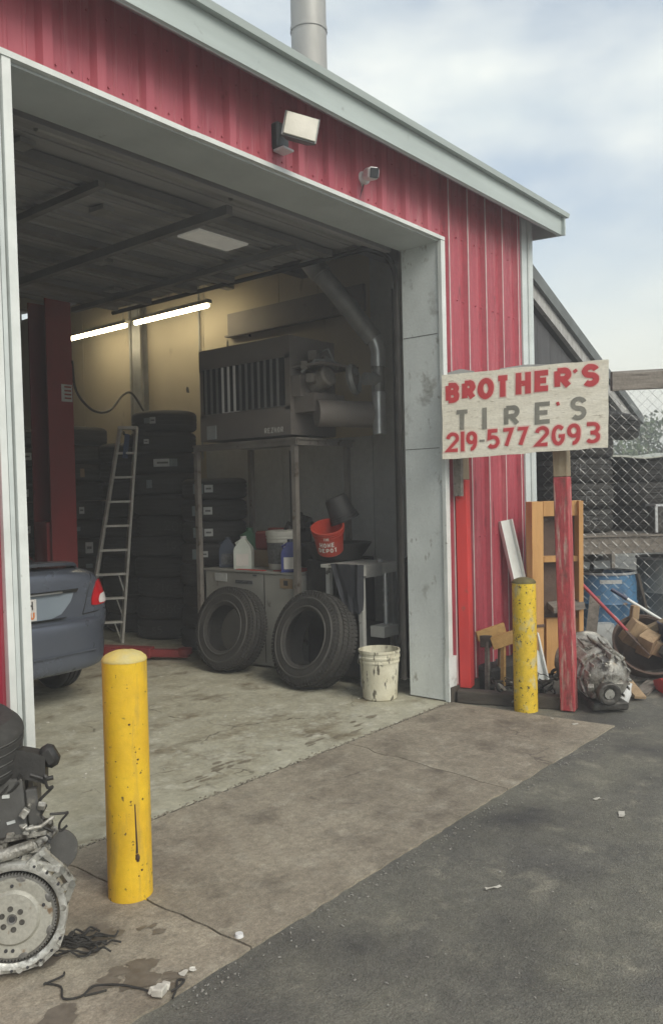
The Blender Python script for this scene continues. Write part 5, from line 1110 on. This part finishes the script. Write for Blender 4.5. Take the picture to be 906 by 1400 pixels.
for i in range(22):
    a=r_.uniform(0,6.28); zz=r_.uniform(.0,.36); rr=.116+.08*zz; c=TM(zz)@Vector((rr*math.cos(a),rr*math.sin(a),0)); s_=r_.uniform(.015,.038)
    m.box(c,(s_,s_*r_.uniform(.5,1),s_*r_.uniform(.5,1.2)),(r_.uniform(0,3),r_.uniform(0,3),r_.uniform(0,3)),.004)
for i in range(5):
    a=r_.uniform(0,6.28); zz=r_.uniform(.05,.3); c0=TM(zz)@Vector((.155*math.cos(a),.155*math.sin(a),0)); c1=TM(zz+.1)@Vector((.165*math.cos(a+.6),.165*math.sin(a+.6),0)); m.tube([c0,(c0+c1)/2+Vector((0,0,.015)),c1],.007,6)
tag(m.build('boss','cast_alu',TR), kind='stuff')
m = MB(); m.box((.02,.03,.035),(.30,.22,.05),(0,0,.75),.01); m.build('oil_pan','alu_dark',TR)
m = MB(); m.T = TM(); m.box((.0,.16,.20),(.014,.03,.40)); m.box((-.09,.125,.20),(.10,.03,.16),(0,0,.6),.008); m.box((.11,.11,.22),(.07,.04,.20),(0,0,-.7),.008); m.build('seam_flange','cast_alu',TR)
t = tag(MB().lathe([(.001,.0),(.045,.0),(.05,.03),(.042,.09),(.02,.13),(.014,.16),(.001,.16)],18,Matrix.Rotation(R(24),4,'X') @ Matrix.Rotation(R(18),4,'Y')).build('plastic_scoop','white_plastic',None,loc=(.62,-1.06,.02)), 'white plastic bottle leaning on the right side of the gearbox', 'bottle')
# rusty tub of offcuts, handles, planks
TU = thing('metal_tub', 'rusty round tub tilted towards the bay and filled with wood blocks', 'tub', tuple(yd(.68,-.36)), FA)
tub_m = Matrix.Translation((0,0,.10)) @ Matrix.Rotation(R(48),4,'X')
m = MB(); m.lathe([(.001,.0),(.14,.02),(.22,.10),(.255,.20),(.26,.27),(.272,.275),(.274,.262),(.262,.20),(.232,.09),(.15,.0),(.001,-.014)],40,tub_m); m.build('bowl','rusty',TU)
m = MB(); m.lathe([(.262,.268),(.270,.284),(.284,.278),(.280,.262)],40,tub_m); m.build('rim','rusty',TU)
for i,(a,b,z,d,r3,mt_,lab) in enumerate(((.60,-.50,.36,(.16,.11,.20),(.3,.5,.2),'block_wood','square wood block standing highest on the left in the rusty tub'),(.74,-.58,.27,(.18,.14,.12),(.5,.35,.5),'block_wood','broad wood block lying in front in the rusty tub'),(.82,-.46,.34,(.10,.09,.20),(.6,1.1,.3),'block_wood','split wood piece lying right in the rusty tub'),(.88,-.52,.33,(.035,.05,.24),(.3,1.25,.4),'new_wood','fresh yellow stick of wood poking out right of the tub'),(.63,-.42,.52,(.06,.06,.12),(.1,.1,.2),'block_wood','short wood peg on top of the wood pile'),(.80,-.66,.22,(.14,.08,.08),(.2,.6,.8),'dark_timber','dark wood wedge low in the rusty tub'),(.66,-.62,.30,(.15,.12,.17),(.4,-.3,.7),'block_wood','rough wood block at the front left of the rusty tub'),(.90,-.62,.27,(.16,.10,.13),(.2,.4,1.0),'block_wood','rough wood block at the front right of the rusty tub'),(.78,-.52,.42,(.07,.06,.22),(.5,1.0,.1),'bare_wood','pale wood offcut lying across the top of the pile'),(.94,-.40,.40,(.05,.07,.26),(.7,.9,.4),'block_wood','narrow wood offcut leaning at the back of the pile'))):
    q = yd(a,b,z); m = MB(); m.box((0,0,0),d,None,.006); o = m.build('wood_block',mt_,None,loc=tuple(q),jitter=.004); o.rotation_euler=(r3[0],r3[1],r3[2]+FA); tag(o,lab,'wood block','wood offcuts in the tub')
SV = thing('shovel','red handled shovel slanting down into the rusty tub','shovel',tuple(yd(.50,-.60)))
oq = yd(.50,-.60); m = MB(); m.tube([yd(.13,-.42,.84)-oq,yd(.50,-.60,.40)-oq],.014,10); m.build('handle','handle_red',SV)
m = MB(); m.bar(yd(.49,-.595,.41)-oq,yd(.66,-.66,.22)-oq,.16,.006); m.build('blade','rusty',SV)
BR = thing('broom','white tool handle with dark grip slanting above the grey drum','broom',tuple(yd(.50,-.30)))
m = MB(); oq = yd(.50,-.30); m.tube([yd(.60,-.30,.625)-oq,yd(1.1,-.42,.29)-oq],.014,10); m.build('handle','handle_white',BR)
m = MB(); m.tube([yd(.49,-.27,.70)-oq,yd(.61,-.302,.62)-oq],.017,10); m.build('grip','navy',BR)
m = MB(); m.bar((.84,-1.13,.02),(1.17,-.80,.17),.09,.022,.1,.002); tag(m.build('plank','block_wood'),'short brown plank leaning from the ground to the rusty tub','plank')
m = MB(); m.bar((.98,-1.08,.012),(1.5,-1.02,.014),.10,.02); tag(m.build('plank','grey_wood'),'grey board lying flat under the short brown plank','plank')
m = MB(); m.loft([[(x,-.16,-.0),(x,.16,0),(x,.18,.06),(x,.06,.10),(x,-.06,.10),(x,-.18,.06)] for x in (-.22,-.1,.1,.22)]); o=m.build('gas_can','red_bright',None,loc=(1.28,-1.36,.0)); o.rotation_euler=(0,0,FA); tag(o,'bright red plastic can lying at the right edge','can')
m = MB(); m.lathe([(.001,0),(.24,0),(.29,.44),(.30,.46),(.28,.46),(.22,.02),(.001,.02)],28); tag(m.build('dark_tub','navy',None,loc=(1.74,-1.27,0)),'dark navy tub standing at the right edge of the junk','tub')
m = MB(); 
for i in range(18): m.box((rng.gauss(0,.22),rng.gauss(0,.12),.03+rng.random()*.12),(rng.uniform(.05,.16),rng.uniform(.05,.14),rng.uniform(.03,.1)),(rng.uniform(-.5,.5),rng.uniform(-.5,.5),rng.uniform(0,3)),.006)
o=m.build('dark_scrap','black_rough',None,loc=tuple(yd(.55,-.12))); o.rotation_euler=(0,0,FA); tag(o,'dark heap of scrap between the gearbox and the fence','scrap heap')
m = MB(); m.loft([[(-.08,-.05,0),(.08,-.05,0),(.07,.05,0),(-.07,.05,0)],[(-.05,-.03,.05),(.05,-.03,.05),(.05,.03,.05),(-.05,.03,.05)]]); tag(m.build('red_scrap','red_bright',None,loc=(.98,-.86,.08)),'small red plastic scrap behind the gearbox','scrap')

# ================================================================== ENGINE at lower left
EN = thing('engine_block', 'pulled car engine with round flexplate standing on the slab at lower left', 'engine', (-3.83,-.70,0))
EN.scale = (.78, .78, .78)
EO = Vector((-3.83,-.70,0)); C0 = EO+Vector((.010,-.03,.205))/.78
nrm = Vector((-.62,-.78,.10)).normalized()           # flywheel axis, towards the open yard
EM = Matrix.Translation(C0-EO) @ nrm.to_track_quat('Z','Y').to_matrix().to_4x4()
# orient so local Y is up
yv = EM.to_3x3() @ Vector((0,1,0)); 
if abs(yv.z) < .5: EM = EM @ Matrix.Rotation(R(90),4,'Z')
if (EM.to_3x3() @ Vector((0,1,0))).z < 0: EM = EM @ Matrix.Rotation(R(180),4,'Z')
m = MB(); m.lathe([(.001,.034),(.10,.034),(.104,.030),(.112,.020),(.118,.020),(.145,.026),(.158,.026),(.160,.020),(.160,.010),(.001,.010)],64,EM); m.build('flexplate','flexplate',EN)
m = MB(); m.lathe([(.158,.016),(.170,.016),(.170,-.006),(.158,-.006)],72,EM)
for k in range(84):
    a=k*2*math.pi/84; m.T = EM @ Matrix.Rotation(a,4,'Z') @ Matrix.Translation((.172,0,.005)); m.box((0,0,0),(.008,.006,.020))
m.T = Matrix.Identity(4); m.build('ring_gear','ring_gear',EN,smooth=30)
def disc(mb,x,y,r,z0,z1,seg=14): mb.lathe([(.0005,z1),(r,z1),(r,z0)],seg,EM @ Matrix.Translation((x,y,0)))
m = MB()
for k in range(6): a=R(90+60*k+8); disc(m,.042*math.cos(a),.042*math.sin(a),.0115,.030,.0365)
tag(m.build('crank_bolt','alu_dark',EN), kind='stuff')
m = MB(); m.lathe([(.013,.038),(.019,.040),(.021,.034)],20,EM); m.build('hub_ring','ring_gear',EN)
m = MB(); disc(m,0,0,.013,.03,.0362); 
for k in range(3): a=R(18+120*k); disc(m,.130*math.cos(a),.130*math.sin(a),.007,.02,.0272)
disc(m,.130*math.cos(R(90)),.130*math.sin(R(90)),.007,.02,.0272); disc(m,.130*math.cos(R(270)),.130*math.sin(R(270)),.007,.02,.0272)
tag(m.build('bolt_hole','ink',EN), kind='stuff')
m = MB()
for k in range(7): 
    a=R(25+52*k); m.T = EM @ Matrix.Rotation(a,4,'Z') @ Matrix.Translation((.157,0,.0258)); m.lathe([(.0005,.001),(.010,.001),(.011,0)],12,Matrix.Scale(1.8,4,(0,1,0)))
m.T = Matrix.Identity(4); tag(m.build('scallop','ring_gear',EN), kind='stuff')
# bellhousing face with webbed ears
m = MB(); m.lathe([(.186,.008),(.196,.014),(.212,.014),(.216,.006),(.216,-.05),(.186,-.05),(.186,.008)],64,EM); m.build('housing_ring','alu_bright',EN)
def ear(pts,w=.012):
    mb=MB(); 
    for i in range(len(pts)-1):
        p0=EM@Vector((*pts[i],-.005)); p1=EM@Vector((*pts[i+1],-.005)); mb.bar(p0,p1,w,.026)
    for p in pts: mb.lathe([(.0005,.016),(.013,.016),(.013,-.03)],14,EM @ Matrix.Translation((p[0],p[1],0)))
    mb.build('mounting_ear','alu_bright',EN)
pol=lambda r,a:(r*math.cos(R(a)),r*math.sin(R(a)))
ear([pol(.205,74),pol(.275,64),pol(.262,40),pol(.262,24),pol(.20,4)],.015)
ear([pol(.215,60),pol(.262,40)]); ear([pol(.21,40),pol(.262,40)]); ear([pol(.21,24),pol(.262,24)]); ear([pol(.222,68),pol(.25,44)],.009)
ear([pol(.208,-22),pol(.222,-40),pol(.222,-62),pol(.214,-84),pol(.22,-106),pol(.22,-130)],.018)
ear([pol(.205,110),pol(.235,120),pol(.23,142),pol(.21,160)],.015)
m = MB()
for a_ in (-30,-45,-60,-75,-92,-110,32,50,66): disc(m,*pol(.214,a_),.006,.0,.0165,10)
tag(m.build('bolt_hole','ink',EN), kind='stuff')
# block, brackets, manifold, hoses
m = MB(); m.T = EM; m.box((-.02,-.01,-.30),(.36,.34,.46),None,.02); m.box((-.03,.20,-.27),(.28,.14,.40),None,.02); m.box((-.06,-.14,-.3),(.34,.12,.4),None,.02); m.build('block','alu_dark',EN,jitter=.004)
m = MB(); m.T = EM; m.box((.02,.225,-.06),(.24,.035,.05),(0,0,-.12),.006); m.box((.0,.30,-.07),(.26,.018,.06),(0,0,.10),.003); m.box((-.06,.265,-.07),(.06,.06,.05),None,.005); m.box((.085,.262,-.05),(.05,.05,.07),None,.008); m.build('bracket','cast_alu',EN)
m = MB(); m.T = EM; m.tube([(-.12,.235,-.02),(-.02,.248,-.02),(.08,.272,-.03)],.026,12); m.tube([(.09,.272,-.02),(.13,.285,-.06),(.16,.31,-.1)],.018,10); m.build('coolant_pipe','cast_alu',EN)
m = MB(); m.T = EM; m.box((-.02,.42,-.10),(.12,.24,.07),(0,0,.08),.006); m.box((.07,.40,-.12),(.05,.18,.06),(0,0,.1),.006); m.build('coil_pack','plastic_grey',EN)
m = MB(); m.T = EM; m.box((-.035,.475,-.062),(.03,.014,.006)); m.box((-.015,.365,-.062),(.034,.012,.006),(0,0,.2)); m.build('label_plate','sticker',EN)
m = MB(); m.T = EM
m.loft([[(x-.02,y-.06,z-.06),(x-.02,y+.06,z-.06),(x-.02,y+.06,z+.05),(x-.02,y-.06,z+.05)] for x,y,z in ((-.2,.56,-.16),(-.08,.59,-.14),(.03,.60,-.14),(.10,.58,-.15),(.14,.56,-.16))]); m.box((.135,.615,-.15),(.07,.10,.08),(0,0,.5),.02); m.tube([(.06,.55,-.1),(.12,.525,-.1),(.155,.53,-.1)],.010,8); m.build('intake_boot','plastic_black',EN,smooth=40)
m = MB(); m.T = EM; m.box((-.10,.36,-.36),(.30,.36,.26),None,.02); m.build('cylinder_head','alu_dark',EN,jitter=.004)
mb = MB(); mb.lathe(tyre_profile(0.30, 0.215, 0.19, 4), 56); o = mb.build('tyre','rubber_dusty',None,loc=(-3.925,-.40,.725)); o.rotation_euler = (R(5),R(3),0); tag(o,'dusty grey tyre lying flat on top of the pulled engine','tyre')
mb = MB()
for zz in (-.05,-.0167,.0167,.05): mb.lathe([(.290,zz-.0045),(.2945,zz),(.290,zz+.0045)],56)
mb.build('groove_line','dusty_line',o)
m = MB(); m.lathe([(.001,.02),(.085,.02),(.09,.012),(.09,-.012),(.085,-.02),(.001,-.02)],28,EM @ Matrix.Translation((.15,.18,-.24)) @ Matrix.Rotation(R(20),4,'Y')); m.build('pulley','plastic_grey',EN)
m = MB(); m.T = EM; r_=random.Random(8)
for i in range(10):
    p=Vector((r_.uniform(-.1,.14),r_.uniform(.2,.5),r_.uniform(-.12,-.02))); pts=[p]
    for k in range(5): p=p+Vector((r_.uniform(-.05,.06),r_.uniform(-.05,.05),r_.uniform(-.02,.02))); pts.append(p.copy())
    m.curve(pts,r_.uniform(.004,.008),6,4)
tag(m.build('wiring','plastic_black',EN), kind='stuff')
m = MB(); m.T = EM; r_=random.Random(18)
for i in range(22): 
    s_=r_.uniform(.012,.04); m.box((r_.uniform(-.12,.14),r_.uniform(.2,.46),r_.uniform(-.1,-.02)),(s_,s_*.8,s_),(r_.uniform(0,3),r_.uniform(0,3),r_.uniform(0,3)),.003)
m.tube([(.05,.34,-.03),(.11,.345,-.03),(.16,.375,-.05)],.008,8)
tag(m.build('fitting','cast_alu',EN), kind='stuff')

# ================================================================== small litter
def harness(pts_list, lab, mt='black_rough', rr=.006):
    m = MB()
    for pts in pts_list: m.curve(pts, rr, 6, 4)
    return tag(m.build('wire_harness', mt), lab, 'wiring')
r_ = random.Random(31)
pl = []
for k in range(14):
    x,y=-3.66+r_.uniform(-.03,.06),-.66+r_.uniform(-.05,.05); pts=[]
    for i in range(9): pts.append((x,y,.008+r_.random()*.02)); x+=r_.uniform(.004,.026); y+=r_.uniform(-.042,.010)
    pl.append(pts)
harness(pl,'greasy black wiring harness lying beside the engine flexplate', rr=.0036)
pl=[[(-3.78,-.84,.006),(-3.76,-.90,.006),(-3.79,-.96,.006),(-3.75,-.995,.006),(-3.70,-.98,.006),(-3.67,-1.0,.006),(-3.64,-1.05,.01),(-3.61,-1.11,.006),(-3.60,-1.16,.006)],[(-3.79,-.85,.01),(-3.73,-.86,.012),(-3.71,-.84,.008)],[(-3.74,-1.0,.005),(-3.68,-1.03,.005)]]
harness(pl,'thin black cable snaking over the slab to the white connector', rr=.0034)
pl=[[(-3.56,-1.20,.006),(-3.53,-1.205,.012),(-3.50,-1.19,.01),(-3.51,-1.17,.008),(-3.54,-1.20,.006),(-3.58,-1.23,.006)]]
harness(pl,'short black cable loop beyond the white connector', rr=.0036)
m = MB(); m.box((0,0,.014),(.05,.036,.026),(0,.15,.5),.004); m.box((.030,.008,.012),(.026,.026,.02),(.2,.1,.7),.003); m.box((-.02,.012,.02),(.02,.012,.022),(.3,.3,.2),.002); tag(m.build('connector','litter',None,loc=(-3.59,-1.18,.002),jitter=.0015),'chunky white plastic connector on the slab at the cable end','connector')
m = MB(); m.lathe([(.001,.012),(.014,.012),(.016,.0)],16); tag(m.build('bottle_cap','white_plastic',None,loc=(-3.20,-1.13,.001)),'round white bottle cap on the slab edge','bottle cap')
def bit(x,y,d,rz,lab,name='paper_scrap',cat='litter',mt='litter'):
    m=MB(); m.sheet([[(d[0]*(u/4-.5)+rng.uniform(-.04,.04)*d[0], d[1]*(v/2-.5)+rng.uniform(-.15,.15)*d[1], .002+abs(rng.gauss(0,.35))*d[2]) for u in range(5)] for v in range(3)]); m.solidify(.0018); o=m.build(name,mt,None,loc=(x,y,-.006 if y<-1.22 else .002)); o.rotation_euler=(0,0,rz); tag(o,lab,cat)
bit(-2.34,-1.66,(.07,.011,.008),-.55,'thin pale splinter lying on the open asphalt','wood_splinter')
bit(-1.32,-1.79,(.075,.03,.012),.35,'folded white paper scrap on the asphalt at right')
bit(-1.20,-1.62,(.04,.015,.008),-.6,'small pale scrap above the folded paper on the asphalt')
bit(-3.47,-1.15,(.03,.022,.008),.3,'tiny white chip beside the white connector')
bit(-3.44,-1.16,(.022,.02,.008),.9,'tiny cream chip right of the white connector')
bit(-.02,-1.0,(.05,.014,.006),-.5,'pale scrap on the slab in front of the gearbox')
bit(.02,-.82,(.02,.018,.008),.3,'small white crumb at the foot of the sign post')

# ================================================================== TREES beyond the yard
def tree(x,y,h,r,lab,mt,sd):
    rr=random.Random(sd); t=thing('tree',lab,'tree',(x,y,0),group='trees beyond the yard')
    m=MB(); m.tube([(0,0,-.1),(rr.uniform(-.1,.1),rr.uniform(-.1,.1),h*.35),(rr.uniform(-.2,.2),rr.uniform(-.2,.2),h*.75)],[h*.035,h*.025,h*.01],8)
    for k in range(6):
        a=rr.uniform(0,6.28); z0=h*rr.uniform(.25,.6); m.tube([(0,0,z0),(r*.4*math.cos(a),r*.4*math.sin(a),z0+h*.12),(r*.75*math.cos(a),r*.75*math.sin(a),z0+h*.25)],[h*.014,h*.009,h*.004],6)
    m.build('trunk','bark',t)
    m=MB(); cl=[(Vector((rr.gauss(0,.42)*r,rr.gauss(0,.42)*r,h*rr.uniform(.25,.95))),rr.uniform(.18,.36)*r) for k in range(26)]
    for c,cr_ in cl:
        for k in range(110):
            p=c+Vector((rr.gauss(0,1),rr.gauss(0,1),rr.gauss(0,.9)))*cr_*.55; s_=rr.uniform(.04,.10)
            q=Euler((rr.uniform(0,6),rr.uniform(0,6),rr.uniform(0,6))).to_matrix()
            m.bm.faces.new([m.bm.verts.new(p+q@Vector(v)*s_) for v in ((-1,-.45,0),(.2,-.6,.15),(1.1,0,0),(.2,.6,.15))])
    m.build('crown',mt,t,smooth=0)
for a in ((19.5,5.2,3.7,1.5,'pale green bushy tree beyond the fence, nearest the shed','leaf',1),(22.5,4.6,3.0,1.9,'low bushy tree beyond the fence at the right edge','leaf',2),(26,9.5,4.2,2.2,'dark green tree far beyond the shed','leaf_dark',3),(30,4,4.0,2.5,'dark tree at the far right beyond the yard','leaf_dark',4),(27,-3,4.5,2.4,'broad tree beyond the yard right of the frame','leaf',5)):
    tree(*a)

# ================================================================== HAZE (thin volume added to lift dark tones like lens glare)
hzm = bpy.data.materials.new('veil_haze'); hzm.use_nodes = True; t_ = hzm.node_tree; t_.nodes.clear()
ho = t_.nodes.new('ShaderNodeOutputMaterial'); hv = t_.nodes.new('ShaderNodeVolumePrincipled'); t_.links.new(hv.outputs[0], ho.inputs['Volume'])
hv.inputs['Color'].default_value = (0.93, 0.94, 0.96, 1); hv.inputs['Density'].default_value = 0.014; hv.inputs['Anisotropy'].default_value = 0.2
MAT['veil_haze'] = hzm
m = MB(); m.box((0, 0, 3.0), (284, 284, 8.2)); o = m.build('haze', 'veil_haze', None, smooth=0); tag(o, kind='stuff')
